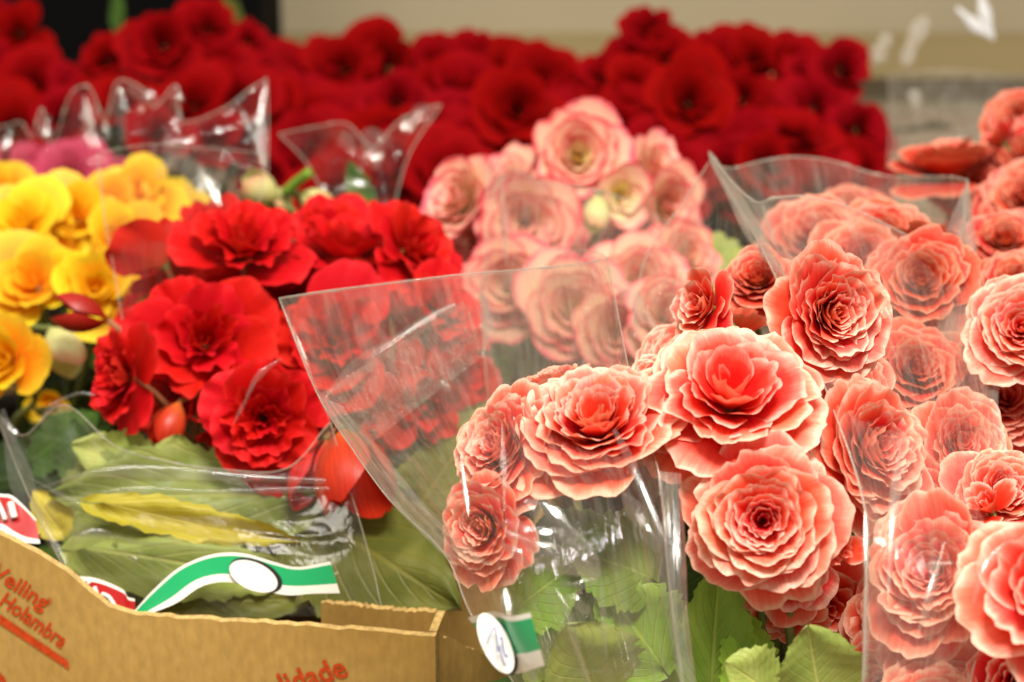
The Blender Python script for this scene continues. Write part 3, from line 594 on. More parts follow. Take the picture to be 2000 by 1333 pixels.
# --- crimson bank at the back
def crimson(label, px, D, rows, seed, leaves=14, rad=.12):
    rows = [(a, b, c, d * 1.06, *e) for a, b, c, d, *e in rows]
    t, ft = plant(label, 'begonia', px, 420, D * 1.06, poth=.06)
    bouquet(t, ft, 'dark', rows, seed, res=0, split=False)
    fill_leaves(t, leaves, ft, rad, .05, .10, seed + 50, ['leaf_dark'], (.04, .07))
    return t
crimson('dark crimson begonia at the far left edge beside the black gap', 0, 1.5, [
    (30, 55, 130, 1.52, (0, .4, .9)), (60, 155, 170, 1.47, (.1, .4, .9)), (-20, 130, 150, 1.5, (0, .4, .9)), (20, 235, 160, 1.43, (0, .5, .85)), (120, 225, 140, 1.42, (.1, .4, .9)), (-30, 30, 120, 1.53, (0, .4, .9)), (140, 165, 100, 1.46, (.2, .4, .8))], 10)
tc2 = crimson('crimson begonia with one bright round head in front of the black gap', 320, 1.5, [
    (312, 84, 155, 1.42, (-.02, .12, 1)), (405, 45, 130, 1.47, (.2, .4, .85)), (200, 110, 105, 1.44, (-.2, .4, .8)), (440, 125, 130, 1.46, (.3, .4, .8)),
    (375, 195, 150, 1.40, (0, .4, .9)), (470, 185, 140, 1.42, (.2, .3, .9)), (235, 200, 140, 1.41, (-.1, .4, .9)), (305, 255, 130, 1.33, (0, .4, .9)), (490, 75, 90, 1.5, (.4, .4, .7)), (540, 190, 120, 1.45, (.3, .3, .9)), (420, 265, 130, 1.36, (.1, .5, .8)), (170, 150, 90, 1.45, (-.2, .4, .8))], 11)
YT = [(530, 150), (600, 92), (680, 68), (800, 78), (880, 70), (960, 62), (1040, 88), (1110, 112), (1180, 95), (1222, 30), (1270, 6), (1320, 40), (1380, 62), (1430, 40), (1520, 72), (1600, 78), (1660, 100), (1705, 170), (1730, 300)]
def bank(x0, x1, seed, extra):
    rng = np.random.default_rng(seed); rows = list(extra)
    for j in range(6):
        x = x0 + (j % 2) * 34
        while x < x1:
            xx = x + rng.normal(0, 9); yt = np.interp(xx, [a for a, b in YT], [b for a, b in YT]); d = rng.uniform(145, 215)
            y = yt - 26 + d * .46 + j * 48 + rng.normal(0, 7)
            if y < 370 and xx + d * .3 < 1735 and not any(math.hypot(xx - e[0], y - e[1]) < 70 for e in extra):
                tt = (y - yt) / 300
                rows.append((xx, y, d, 1.56 - .20 * tt + rng.normal(0, .015), (rng.normal(0, .25), .55 - .25 * tt + rng.normal(0, .15), .85)))
            x += rng.uniform(56, 78)
    return rows
leaf(tc2, (466, 48, 1.75), (434, -30, 1.78), 26, (.2, .3, 1), 301, 'leaf_olive'); leaf(tc2, (228, 55, 1.8), (226, -30, 1.82), 26, (0, .2, 1), 302, 'leaf')
crimson('wide crimson begonia bank in the middle of the back row', 820, 1.62, bank(545, 1130, 31, [(1010, 212, 178, 1.36, (.05, .15, 1)), (770, 190, 130, 1.42, (-.1, .3, .9))]), 12, 24, .2)
crimson('tall crimson begonia mound at the right of the back row', 1470, 1.62, bank(1160, 1730, 32, [(1268, 52, 112, 1.5, (-.1, .5, .9)), (1228, 108, 120, 1.5, (-.1, .4, .9)), (1312, 108, 140, 1.49, (0, .4, .9)), (1400, 112, 140, 1.5, (.1, .4, .9)), (1475, 105, 130, 1.5, (0, .4, .9)), (1548, 118, 140, 1.5, (.1, .4, .9)), (1605, 135, 120, 1.49, (.2, .4, .9)), (1600, 200, 140, 1.45, (.2, .3, .9)), (1455, 190, 140, 1.46, (0, .2, .9)), (1695, 335, 130, 1.4, (.4, .3, .9)), (1185, 140, 120, 1.5, (0, .5, .8)), (1350, 195, 185, 1.38, (.1, .2, 1)), (1238, 165, 130, 1.42, (0, .3, .9)), (1545, 255, 185, 1.38, (0, .75, .6)), (1655, 130, 125, 1.46, (.4, .3, .8)), (1690, 250, 130, 1.42, (.5, .2, .8))]), 13, 24, .2)

# ------------------------------------------------------------------ things behind
b0 = P(235, 40, 2.0)
t = thing('black_block', 'black crate filling the dark area behind the left crimson heads', 'block', (b0[0] - .02, 1.98, 0))  # plain black shape added to fill the dark area at upper left
M['block'] = simple('block_black', (.004, .004, .004), .8, .05)
xw = .15
for (x0, x1, y0, y1, z0, z1) in [(-xw, xw, -.06, -.05, 0, .34), (-xw, xw, .10, .11, 0, .34), (-xw, -xw + .01, -.05, .10, 0, .34), (xw - .01, xw, -.05, .10, 0, .34)]:
    obj('side_panel', box_mesh('side_panel', x0, x1, y0, y1, z0, z1, M['block']), t)
obj('rim', box_mesh('rim', -xw - .006, xw + .006, -.068, -.061, .30, .33, M['block']), t)

# ------------------------------------------------------------------ cardboard box
Q = P(850, 1243, .83); e1 = P(255, 1200, .8475) - Q; e1[2] = 0; e1 = -e1 / np.linalg.norm(e1); nb = np.array([e1[1], -e1[0], 0.])   # e1 runs to the right, nb to the viewer
def on_panel(px, py, off=0.0):
    d = P(px, py, 1.0) - C0; k = (np.dot(Q - C0, nb) + off) / np.dot(d, nb); return C0 + d * k
def loc2(px, py):
    p = on_panel(px, py) - Q; return np.array([np.dot(p, e1), p[2] + Q[2]])
bx = thing('cardboard_box', 'brown cardboard flower box with red print and a dipped front rim', 'box', (Q[0], Q[1], 0))
BR = Matrix(((e1[0], -nb[0], 0), (e1[1], -nb[1], 0), (0, 0, 1)))           # local x right, y into the box, z up
bx.rotation_euler = BR.to_euler()
rim_px = [(-900, 900), (-520, 925), (-330, 950), (-150, 975), (-40, 1020), (0, 1045), (60, 1075), (120, 1110), (165, 1147), (205, 1178), (240, 1195), (290, 1202), (400, 1210), (585, 1222), (720, 1233), (850, 1243)]
rim = crom([np.r_[loc2(*p), 0] for p in rim_px], 90)[:, :2]
rim[1:-1, 1] += np.random.default_rng(3).normal(0, .00028, 88)
TK = .003
def wall_panel(name, top, y0, y1, zb=.0):
    """upright board: outline top edge as (x, z), faces y0 and y1, torn paper edge on top"""
    n = len(top); V = []
    for y in (y0, y1):
        V += [(x, y, z) for x, z in top] + [(x, y, zb) for x, z in top]
    f, fm = [], []
    for i in range(n - 1):
        f.append((n + i, n + i + 1, i + 1, i)); fm.append(0)
        f.append((2*n + i, 2*n + i + 1, 3*n + i + 1, 3*n + i)); fm.append(0)
        f.append((i, i + 1, 2*n + i + 1, 2*n + i)); fm.append(1)
        f.append((3*n + i, 3*n + i + 1, n + i + 1, n + i)); fm.append(0)
    f += [(0, 2*n, 3*n, n), (n - 1, 2*n - 1, 4*n - 1, 3*n - 1)]; fm += [1, 1]
    return mesh(name, V, f, [M['card'], M['card_edge']], smooth=False, fm=fm)
obj('front_panel', wall_panel('front_panel', rim, 0, TK), bx)
BW, BD = -rim[0, 0], .40; zr = rim[-1, 1]
rg = np.random.default_rng(4)
fl0, fl1 = loc2(583, 1194), loc2(905, 1212)
fx = np.linspace(fl0[0] + .003, -TK - .001, 40)
obj('inner_flap', wall_panel('inner_flap', np.stack([fx, zr - .0005 + .0016 * np.sin(fx * 60) * np.linspace(0, 1, 40) + rg.normal(0, .0003, 40)], 1), TK + .018, TK + .021, .02), bx)
def rotz(me, x0):            # a panel drawn along x becomes one running into the box
    co = np.empty(len(me.vertices) * 3); me.vertices.foreach_get("co", co); co = co.reshape(-1, 3)
    me.vertices.foreach_set("co", np.stack([x0 - co[:, 1], co[:, 0], co[:, 2]], 1).ravel()); me.update(); me.flip_normals(); return me
sx = np.linspace(TK + .0005, BD - .0005, 50)
dip = np.clip((sx - .022) / .03, 0, 1); zs = zr - .075 * dip ** 2 * (3 - 2 * dip) + .003 * np.sin(sx * 30) * np.minimum(1, sx * 20) + rg.normal(0, .0003, 50)
obj('side_panel', rotz(wall_panel('side_panel', np.stack([sx, zs], 1), 0, TK), 0), bx)
obj('side_panel', rotz(wall_panel('side_panel', np.stack([sx, zs], 1), 0, TK), -BW + TK), bx)
obj('back_panel', wall_panel('back_panel', np.stack([np.linspace(-BW + TK, -TK, 20), np.full(20, zr - .075)], 1), BD, BD + TK), bx)
obj('bottom_panel', box_mesh('bottom_panel', -BW + TK + .001, -TK - .001, TK + .001, BD - .001, .001, .005, M['card']), bx)
# corner flap swung out to the right, a second layer of board
BL = Matrix.Translation(bx.location) @ BR.to_4x4(); BI = np.array(BL.inverted())
def flap(name, p0, p1, drop, th, seed, mat='card'):
    """upright board between two places, top edge sloping from p0 to p1"""
    a = BI[:3, :3] @ P(*p0) + BI[:3, 3]; b = BI[:3, :3] @ P(*p1) + BI[:3, 3]; x = np.linspace(0, 1, 30)
    c = a[None] * (1 - x[:, None]) + b[None] * x[:, None]; c[1:, 2] += np.random.default_rng(seed).normal(0, .0004, 29)
    d = b - a; nn = np.array([d[1], -d[0], 0]); nn /= np.linalg.norm(nn); me = wall_panel(name, np.stack([x, x], 1), 0, th)
    V = np.concatenate([c, c * [1, 1, 0] + [0, 0, .0], c - nn * th, (c - nn * th) * [1, 1, 0]]); me.vertices.foreach_set("co", V.ravel()); me.update()
    obj(name, me, bx)
flap('corner_flap', (853, 1236, .836), (985, 1296, .885), .1, .003, 6)
def lettering(txt, px0, px1, hpx, nudge=.9994, bold=.022, narrow=1.0, name='lettering'):
    """flat print on the front board: baseline from px0 to px1, height in picture units"""
    cu = bpy.data.curves.new(name, 'FONT'); cu.body = txt; cu.offset = bold; cu.resolution_u = 4
    tmp = bpy.data.objects.new(name, cu); COL.objects.link(tmp); dg = bpy.context.evaluated_depsgraph_get(); dg.update()
    me = bpy.data.meshes.new_from_object(tmp.evaluated_get(dg)); COL.objects.unlink(tmp); bpy.data.objects.remove(tmp)
    me.materials.clear(); me.materials.append(M['print'])
    co = np.empty(len(me.vertices) * 3); me.vertices.foreach_get("co", co); co = co.reshape(-1, 3)
    wd = co[:, 0].max(); a, b = loc2(*px0), loc2(*px1); d = b - a; s = np.linalg.norm(d) / wd; d /= np.linalg.norm(d); n = np.array([-d[1], d[0]])
    hs = np.linalg.norm(loc2(px0[0], px0[1] - hpx) - a) / .70
    out = a + co[:, 0:1] * s * d + co[:, 1:2] * hs * n
    me.vertices.foreach_set("co", np.stack([out[:, 0], np.full(len(out), -.0004), out[:, 1]], 1).ravel()); me.update()
    obj(name, me, bx)
lettering('Veiling', (-18, 1123), (87, 1192), 31)
lettering('®', (88, 1177), (98, 1183), 14, bold=.0)
lettering('Holambra', (-3, 1178), (121, 1266), 30)
lettering('Qualidade', (462, 1384), (682, 1319), 40)
def strip_print(pts, name):
    p = [loc2(*q) for q in pts]; obj(name, mesh(name, [(a[0], -.0004, a[1]) for a in p], [tuple(range(len(p)))[::-1]], M['print'], smooth=False), bx)
strip_print([(-60, 1158), (133, 1290), (136, 1308), (-60, 1178)], 'underline')
an = np.linspace(0, 2 * math.pi, 24, endpoint=False)
strip_print([(-22 + 36 * math.cos(a), 1340 + 34 * math.sin(a)) for a in an], 'printed_dot')

# ------------------------------------------------------------------ clear sleeves
def film_panel(left, right, top, bulge, seed, nc=70, nr=70, amp=.0022, ridges=5, tow=None, horiz=0):
    rng = np.random.default_rng(seed)
    Lp, Rp = crom([P(*p) for p in left], nr), crom([P(*p) for p in right], nr); Tp = crom([P(*p) for p in top], nc)
    s = np.linspace(0, 1, nc)[None, :, None]; t = np.linspace(0, 1, nr)[:, None, None]
    S = Lp[:, None] * (1 - s) + Rp[:, None] * s
    S = S + (Tp[None] - (Lp[0] * (1 - s[0]) + Rp[0] * s[0])[None]) * (1 - t) ** 1.6
    tw = TW if tow is None else ax(tow)
    S = S + tw * bulge * np.sin(np.pi * s) ** .8 * (.25 + .75 * np.sin(np.pi * np.clip(t * .8 + .12, 0, 1)))
    s2, t2 = s[..., 0], t[..., 0]; h = 0
    for k in range(ridges):                                   # long soft folds running down the film, with sharp crests
        f, g, p = rng.uniform(1.2, 4.5), rng.uniform(-2.5, 2.5), rng.uniform(0, 6.28)
        wph = .5 * np.sin(3 * t2 + p) + .3 * np.sin(5 * s2 + 2 * p)
        h = h + (1 - np.abs(np.sin(np.pi * (f * s2 + g * t2) + p + wph)) ** .7) * rng.uniform(-1, 1)
    for k in range(horiz):
        f, g, p = rng.uniform(-.8, .8), rng.uniform(4, 9), rng.uniform(0, 6.28)
        h = h + (1 - np.abs(np.sin(np.pi * (f * s2 + g * t2) + p + .6 * np.sin(4 * s2 + p))) ** .6) * rng.uniform(-1, 1) * .8
    for k in range(8):
        f, g, p = rng.uniform(-9, 9), rng.uniform(-9, 9), rng.uniform(0, 6.28); h = h + .10 * np.sin(f * 2 * s2 + g * 2 * t2 + p)
    env = np.minimum(1, 8 * np.minimum(s2, 1 - s2)) * np.minimum(1, .25 + 5 * t2)
    S = S + tw * (amp * h * env)[..., None]
    UV = np.stack([np.broadcast_to(s2, h.shape), np.broadcast_to(1 - t2, h.shape)], 2).reshape(-1, 2)
    return S, UV
def sleeve(label, panels, cat='sleeve', mat='film', edge=.00020, seams=True):
    S0 = [film_panel(*p[:5], **p[5]) for p in panels]; b = S0[0][0][-1].mean(0)
    loc = np.array([b[0], b[1], max(0, min(b[2], .12))]); t = thing('plastic_sleeve', label, cat, loc, 'clear plastic sleeves round the plants')
    for (S, UV), p in zip(S0, panels):
        nr, nc = S.shape[:2]; o = p[5].get('_m', mat) if False else mat
        obj('film', mesh('film', S.reshape(-1, 3) - loc, gridf(nc - 1, nr - 1), M[o], UV), t)
        rg = np.random.default_rng(p[4] + 9); e = S[0] - loc
        r = edge * (1 + .5 * rg.random(nc) + 1.6 * (rg.random(nc) > .93))
        v, f, uv = tube(e, r, 5); obj('cut_edge', mesh('cut_edge', v, f, M['film_edge'], uv), t)
    if seams:
        S = S0[0][0]
        for col in (0, -1):
            v, f, uv = tube(S[:, col] - loc, edge * 1.25, 5); obj('seam', mesh('seam', v, f, M['film_edge'], uv), t)
    return t, loc
def crease(t, loc, pts, r, mat='film_milky', seed=0, name='fold', taper=True, flat=.55):
    """a folded-over pleat of film: a thin half-round ridge"""
    c = crom([P(*p) for p in pts], 26); x = np.linspace(0, 1, 26)
    rad = r * (np.sin(np.pi * np.clip(x, .02, .98)) ** .5 if taper else np.ones(26))
    tg = np.gradient(c, axis=0); tg /= np.linalg.norm(tg, axis=1)[:, None]; sd = np.cross(tg, TW); sd /= np.linalg.norm(sd, axis=1)[:, None]
    a = np.linspace(-1.25, 1.25, 9); rg = np.random.default_rng(seed)
    wob = 1 + .25 * np.sin(x * 9 + rg.random() * 6)
    V = c[:, None] + sd[:, None] * (rad * wob)[:, None, None] * np.sin(a)[None, :, None] + TW * (rad[:, None] * flat * (np.cos(a) - .3)[None, :])[..., None]
    UV = np.stack([np.tile(np.linspace(0, 1, 9), 26), np.repeat(x, 9)], 1)
    obj(name, mesh(name, V.reshape(-1, 3) - loc, gridf(8, 25), M[mat], UV), t)

# A: front coral sleeve with the green tag
A_left = [(545, 583, .86), (620, 770, .81), (690, 880, .77), (760, 975, .745), (870, 1085, .715), (920, 1200, .695), (1010, 1345, .69)]
A_right = [(1187, 505, .90), (1212, 640, .83), (1245, 800, .76), (1288, 930, .70), (1305, 1120, .68), (1335, 1350, .67)]
A_top = [(545, 583, .86), (640, 570, .86), (760, 557, .86), (900, 540, .86), (1050, 527, .875), (1130, 518, .885), (1187, 505, .90)]
A_topb = [(545, 583, .86), (760, 548, .92), (950, 530, .95), (1065, 520, .95), (1090, 495, .94), (1130, 487, .93), (1170, 492, .91), (1187, 505, .90)]
SA, la = sleeve('crinkled clear sleeve with green tag around the front coral begonia', [
    (A_left, A_right, A_top, .045, 1, dict(amp=.0016)), (A_left, A_right, A_topb, -.07, 2, dict())])
for i, (pts, r) in enumerate([
    ([(978, 1062, .672), (1010, 1082, .668), (1052, 1125, .668)], .0016), ([(985, 1020, .67), (1060, 1060, .665), (1168, 1130, .67)], .0052),
    ([(1098, 1142, .668), (1130, 1143, .666), (1168, 1134, .668)], .0013), ([(1000, 1008, .672), (1030, 985, .67), (1040, 975, .672)], .0014),
    ([(1036, 975, .67), (1040, 1000, .668), (1044, 1022, .67)], .0015), ([(1085, 1150, .67), (1110, 1200, .668), (1125, 1260, .668), (1150, 1340, .668)], .0015),
    ([(1175, 1140, .672), (1177, 1200, .67), (1185, 1290, .67)], .0009), ([(980, 830, .70), (984, 920, .69), (985, 1000, .68)], .0010),
    ([(1200, 840, .705), (1240, 920, .69), (1290, 1060, .68), (1310, 1200, .675), (1330, 1340, .67)], .0022), ([(1215, 960, .69), (1260, 1030, .68), (1285, 1080, .678)], .0026),
    ([(640, 770, .81), (740, 690, .83), (890, 595, .85)], .0035), ([(985, 1150, .68), (1000, 1240, .675), (1050, 1340, .672)], .0026), ([(900, 890, .71), (915, 1010, .70)], .0009),
    ([(940, 560, .86), (948, 640, .84), (942, 700, .83)], .0016)]):
    crease(SA, la, pts, r, 'film_fold', seed=i)
def patch(t, loc, left, right, seed, mat='film_milky', name='folded_band', bulge=.002, amp=.0012):
    S, UV = film_panel(left, right, [left[0], right[0]], bulge, seed, nc=36, nr=30, amp=amp); obj(name, mesh(name, S.reshape(-1, 3) - loc, gridf(35, 29), M[mat], UV), t)
patch(SA, la, [(622, 772, .802), (660, 835, .79), (700, 885, .775)], [(905, 588, .845), (930, 640, .83), (945, 695, .80)], 51, 'film_hazy')
patch(SA, la, [(622, 775, .80), (700, 895, .768), (760, 978, .742), (870, 1088, .712)], [(665, 790, .79), (752, 890, .762), (830, 985, .735), (960, 1105, .70)], 52)
patch(SA, la, [(1285, 920, .695), (1296, 1050, .682), (1310, 1200, .675), (1330, 1345, .668)], [(1330, 925, .70), (1338, 1050, .686), (1345, 1200, .678), (1362, 1345, .672)], 53)
for i, (pts, r) in enumerate([([(1040, 978, .668), (1100, 1040, .665), (1170, 1126, .668)], .0060), ([(985, 1040, .67), (1060, 1080, .666), (1168, 1131, .668)], .0050), ([(1060, 985, .668), (1130, 1060, .666), (1170, 1122, .668)], .0035), ([(1100, 1165, .668), (1130, 1180, .666), (1150, 1200, .668)], .0030)]):
    crease(SA, la, pts, r * .7, 'film_fold', seed=150 + i)
# tag printed on sleeve A
def ribbon(top, bot, n=30):
    a, b = crom([P(*p) for p in top], n), crom([P(*p) for p in bot], n); s = np.linspace(0, 1, 9)[:, None, None]
    V = (a[None] * (1 - s) + b[None] * s).reshape(-1, 3); x = np.linspace(0, 1, n)
    UV = np.stack([np.tile(x, 9), np.repeat(np.linspace(1, 0, 9), n)], 1); return V, gridf(n - 1, 8), UV
def tag_mat(name, main, hi, lo, base=(.80, .77, .68)):
    m, nt, out = newmat(name); L = nt.links.new; uv = N(nt, "UVMap"); sep = N(nt, "SeparateXYZ"); L(uv.outputs[0], sep.inputs[0])
    r = nt.nodes.new("ShaderNodeValToRGB"); r.color_ramp.interpolation = 'CONSTANT'; e = r.color_ramp.elements; e.new(.5)
    for i, (p, c) in enumerate([(0, base), (lo, main), (hi, base)]): e[i].position = p; e[i].color = (*c, 1)
    L(sep.outputs[1], r.inputs[0]); bs = N(nt, "BsdfPrincipled"); bs.inputs["Roughness"].default_value = .3; L(r.outputs[0], bs.inputs["Base Color"]); L(bs.outputs[0], out.inputs[0]); return m
M['tag_green'] = tag_mat('tag_green', (.012, .36, .12), .90, .30); M['tag_red'] = tag_mat('tag_red', (.42, .012, .012), .88, .04)
M['tag_red2'] = tag_mat('tag_red2', (.42, .012, .012), .92, .16)
def tag(t, loc, top, bot, mat, label, name='printed_tag'):
    v, f, uv = ribbon(top, bot); o = obj(name, mesh(name, v - loc, f, M[mat], uv), t); o['label'] = label; return o
def disc(t, loc, c, rx, ry, rot, D0, D1, mat, name):
    an = np.linspace(0, 2 * math.pi, 36, endpoint=False); cs, sn = math.cos(rot), math.sin(rot)
    V = [P(c[0] + rx * math.cos(a) * cs - ry * math.sin(a) * sn, c[1] + rx * math.cos(a) * sn + ry * math.sin(a) * cs, D0 + (D1 - D0) * (.5 + .5 * math.sin(a))) for a in an]
    return obj(name, mesh(name, np.array(V) - loc, [tuple(range(36))[::-1]], M[mat], smooth=False), t)
tg = tag(SA, la, [(914, 1207, .686), (965, 1195, .670), (995, 1204, .660), (1036, 1197, .652)], [(996, 1314, .680), (1012, 1316, .669), (1036, 1309, .658), (1064, 1300, .648)], 'tag_green', 'green and white tag with a white oval and pen marks')
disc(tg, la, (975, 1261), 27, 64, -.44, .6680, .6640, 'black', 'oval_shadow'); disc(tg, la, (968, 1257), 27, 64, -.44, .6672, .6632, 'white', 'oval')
def pen(t, loc, pts, r=.00022):
    v, f, uv = tube(crom([P(a, b, c - .0205) for a, b, c in pts], 14), r, 5); obj('pen_mark', mesh('pen_mark', v - loc, f, M['ink'], uv), t)
pen(tg, la, [(950, 1258, .6835), (958, 1238, .684), (966, 1226, .6845), (969, 1240, .684), (972, 1266, .683)])
pen(tg, la, [(972, 1274, .6825), (974, 1264, .683), (980, 1285, .682), (986, 1302, .6815)])
pen(tg, la, [(977, 1250, .6835), (980, 1245, .6838), (984, 1272, .6825), (990, 1286, .682), (991, 1278, .6822)])

# B: tall sleeve round the centre coral plant
B_left = [(1385, 297, .97), (1440, 400, .92), (1490, 490, .87), (1560, 640, .80), (1620, 780, .735), (1690, 1000, .675), (1690, 1180, .665), (1685, 1350, .66)]
B_right = [(1890, 352, .97), (1884, 440, .93), (1905, 560, .90), (1930, 700, .86), (1945, 860, .82), (1952, 1000, .78), (1930, 1180, .72), (1890, 1350, .69)]
B_topf = [(1385, 297, .97), (1420, 352, .945), (1470, 400, .93), (1500, 393, .925), (1560, 389, .92), (1640, 408, .92), (1740, 455, .925), (1830, 500, .935), (1880, 420, .955), (1890, 352, .97)]
B_topb = [(1385, 297, .97), (1402, 318, .985), (1440, 322, 1.0), (1490, 308, 1.02), (1560, 296, 1.03), (1640, 303, 1.04), (1740, 333, 1.04), (1840, 338, 1.02), (1872, 342, .99), (1890, 352, .97)]
SB, lb = sleeve('tall clear sleeve with a pointed corner standing behind the centre coral heads', [
    (B_left, B_right, B_topf, .035, 3, dict(amp=.0026)), (B_left, B_right, B_topb, -.06, 4, dict(amp=.0015))], mat='film_hazy', edge=.0003)
for i, (pts, r) in enumerate([
    ([(1387, 300, .965), (1440, 400, .915), (1500, 500, .865), (1530, 540, .85)], .0032), ([(1884, 370, .955), (1875, 480, .92), (1855, 600, .89), (1830, 760, .86)], .0065),
    ([(1900, 480, .92), (1925, 680, .85), (1945, 900, .80)], .0035), ([(1760, 860, .69), (1745, 1000, .665), (1735, 1160, .655)], .0014), ([(1490, 400, .922), (1500, 440, .90), (1515, 480, .885)], .0012),
    ([(1690, 1000, .672), (1692, 1120, .664), (1690, 1330, .658)], .0010), ([(1845, 1060, .68), (1820, 1150, .672), (1790, 1250, .668)], .0012), ([(1790, 1110, .675), (1860, 1100, .672)], .0010), ([(1960, 1060, .66), (1920, 1120, .655), (1900, 1180, .655)], .0012)]):
    crease(SB, lb, pts, r, seed=20 + i)
# left flap of the tall sleeve, sloping down to the left
SB2, _ = sleeve('clear film flap sloping down left from the pointed sleeve corner', [
    ([(1386, 315, .985), (1330, 400, .96), (1262, 500, .93), (1235, 640, .90)], [(1389, 312, .98), (1470, 470, .93), (1480, 560, .90), (1420, 660, .87)], [(1386, 315, .985), (1388, 313, .98)], .02, 7, dict(nc=40, nr=40))])

patch(SB, lb, [(1884, 362, .962), (1868, 480, .92), (1830, 640, .875), (1795, 790, .845)], [(1893, 356, .965), (1917, 560, .90), (1938, 700, .86), (1952, 900, .81)], 55)
patch(SB, lb, [(1386, 300, .965), (1440, 400, .916), (1495, 500, .866)], [(1392, 303, .966), (1460, 398, .918), (1540, 545, .86)], 56)
# C: sleeve of the red plant
C_left = [(-25, 780, .98), (8, 850, .945), (40, 930, .91), (95, 1050, .885), (150, 1140, .875), (255, 1205, .870)]
C_right = [(645, 825, .885), (675, 930, .88), (700, 1010, .875), (728, 1110, .868), (748, 1200, .862)]
C_top = [(-25, 780, .98), (50, 850, .93), (130, 790, .92), (230, 870, .91), (330, 900, .895), (430, 915, .89), (560, 915, .885), (645, 825, .885)]
SC, lc = sleeve('creased clear sleeve with green and red tags around the red begonia in the box', [(C_left, C_right, C_top, .012, 5, dict(amp=.0006, horiz=2))], mat='film_smooth')
for i, (pts, r) in enumerate([
    ([(60, 960, .895), (200, 925, .885), (400, 930, .88), (560, 938, .88), (690, 945, .875)], .0026), ([(90, 985, .89), (250, 960, .88), (420, 962, .878), (660, 955, .875)], .0016),
    ([(60, 935, .895), (180, 1000, .882), (330, 1045, .875), (560, 1075, .868)], .0022), ([(5, 800, .94), (30, 900, .92), (60, 985, .90), (130, 1105, .88)], .0045), ([(0, 820, .935), (18, 838, .932), (26, 866, .93)], .0030),
    ([(480, 775, .885), (505, 735, .885), (550, 700, .885)], .0012), ([(455, 830, .885), (500, 745, .885)], .0008), ([(130, 1105, .878), (150, 1065, .876), (200, 1045, .875), (270, 1060, .873)], .0030),
    ([(215, 1050, .874), (300, 1065, .872), (420, 1075, .868)], .0012), ([(252, 1085, .873), (262, 1094, .872), (262, 1104, .872)], .0014), ([(546, 584, .90), (590, 690, .89), (645, 825, .885)], .0009), ([(75, 830, .925), (100, 795, .925), (150, 770, .925), (185, 772, .925)], .0009)]):
    crease(SC, lc, pts, r, 'film_fold', seed=40 + i)
g = tag(SC, lc, [(262, 1194, .862), (300, 1152, .861), (352, 1108, .860), (415, 1083, .859), (475, 1081, .858), (535, 1098, .857), (580, 1108, .857), (645, 1097, .857)],
    [(290, 1200, .858), (345, 1178, .857), (395, 1145, .857), (445, 1137, .857), (500, 1150, .856), (560, 1163, .856), (610, 1160, .856), (664, 1159, .856)], 'tag_green', 'bent green and white tag with a white oval')
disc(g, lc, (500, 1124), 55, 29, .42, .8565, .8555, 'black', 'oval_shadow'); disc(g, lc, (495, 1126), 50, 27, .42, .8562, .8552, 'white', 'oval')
r1 = tag(SC, lc, [(138, 1125, .866), (188, 1130, .865), (240, 1152, .864), (249, 1166, .863), (263, 1170, .863)], [(200, 1200, .862), (215, 1206, .862), (235, 1210, .862), (250, 1212, .862), (265, 1214, .862)], 'tag_red', 'red tag with white letters and border')
M['letter'] = M['white']
def letter(t, loc, pts, r):
    v, f, uv = tube(crom([P(*p) for p in pts], 16), r, 6); obj('letter', mesh('letter', v - loc, f, M['letter'], uv), t)
for pts, r in [([(160, 1152, .8635), (172, 1166, .863), (182, 1182, .862)], .0011), ([(184, 1147, .8635), (188, 1158, .863), (194, 1172, .8625), (198, 1184, .862)], .0009), ([(173, 1138, .8645), (176, 1140, .8643)], .0014),
               ([(199, 1160, .863), (212, 1166, .862), (222, 1180, .8615), (230, 1194, .861)], .0008), ([(206, 1178, .8618), (211, 1182, .8616), (207, 1187, .8614), (212, 1189, .8612)], .0011)]:
    letter(r1, lc, pts, r)
r2 = tag(SC, lc, [(-40, 955, .895), (0, 965, .893), (22, 968, .891), (48, 990, .888), (70, 1015, .886)], [(-40, 1045, .885), (0, 1035, .884), (25, 1050, .883), (50, 1060, .882), (78, 1062, .881)], 'tag_red2', 'creased red tag with white letter at the left')
for pts, r in [([(20, 982, .887), (24, 998, .886), (28, 1012, .885)], .0015), ([(-8, 975, .888), (4, 1000, .886), (10, 1016, .885)], .0010)]: letter(r2, lc, pts, r)

# D: sleeve of the yellow plant
SD, ld = sleeve('thin clear sleeve with a square corner around the yellow begonia', [
    ([(190, 303, 1.06), (205, 430, 1.03), (228, 560, 1.0), (250, 700, .97), (262, 830, .96)], [(520, 300, 1.12), (500, 420, 1.08), (440, 560, 1.05), (380, 700, 1.03), (340, 830, 1.0)],
     [(190, 303, 1.06), (200, 298, 1.06), (300, 286, 1.08), (400, 292, 1.1), (520, 300, 1.12)], .02, 8, dict(nc=50, nr=50))], mat='film_clear')
for i, (pts, r) in enumerate([([(330, 310, 1.10), (375, 335, 1.095), (400, 370, 1.09), (430, 410, 1.085)], .008), ([(310, 350, 1.1), (350, 290, 1.1), (380, 275, 1.1)], .006), ([(390, 325, 1.09), (405, 360, 1.088), (418, 395, 1.085)], .003)]): crease(SD, ld, pts, r, 'film_fold', seed=60 + i)
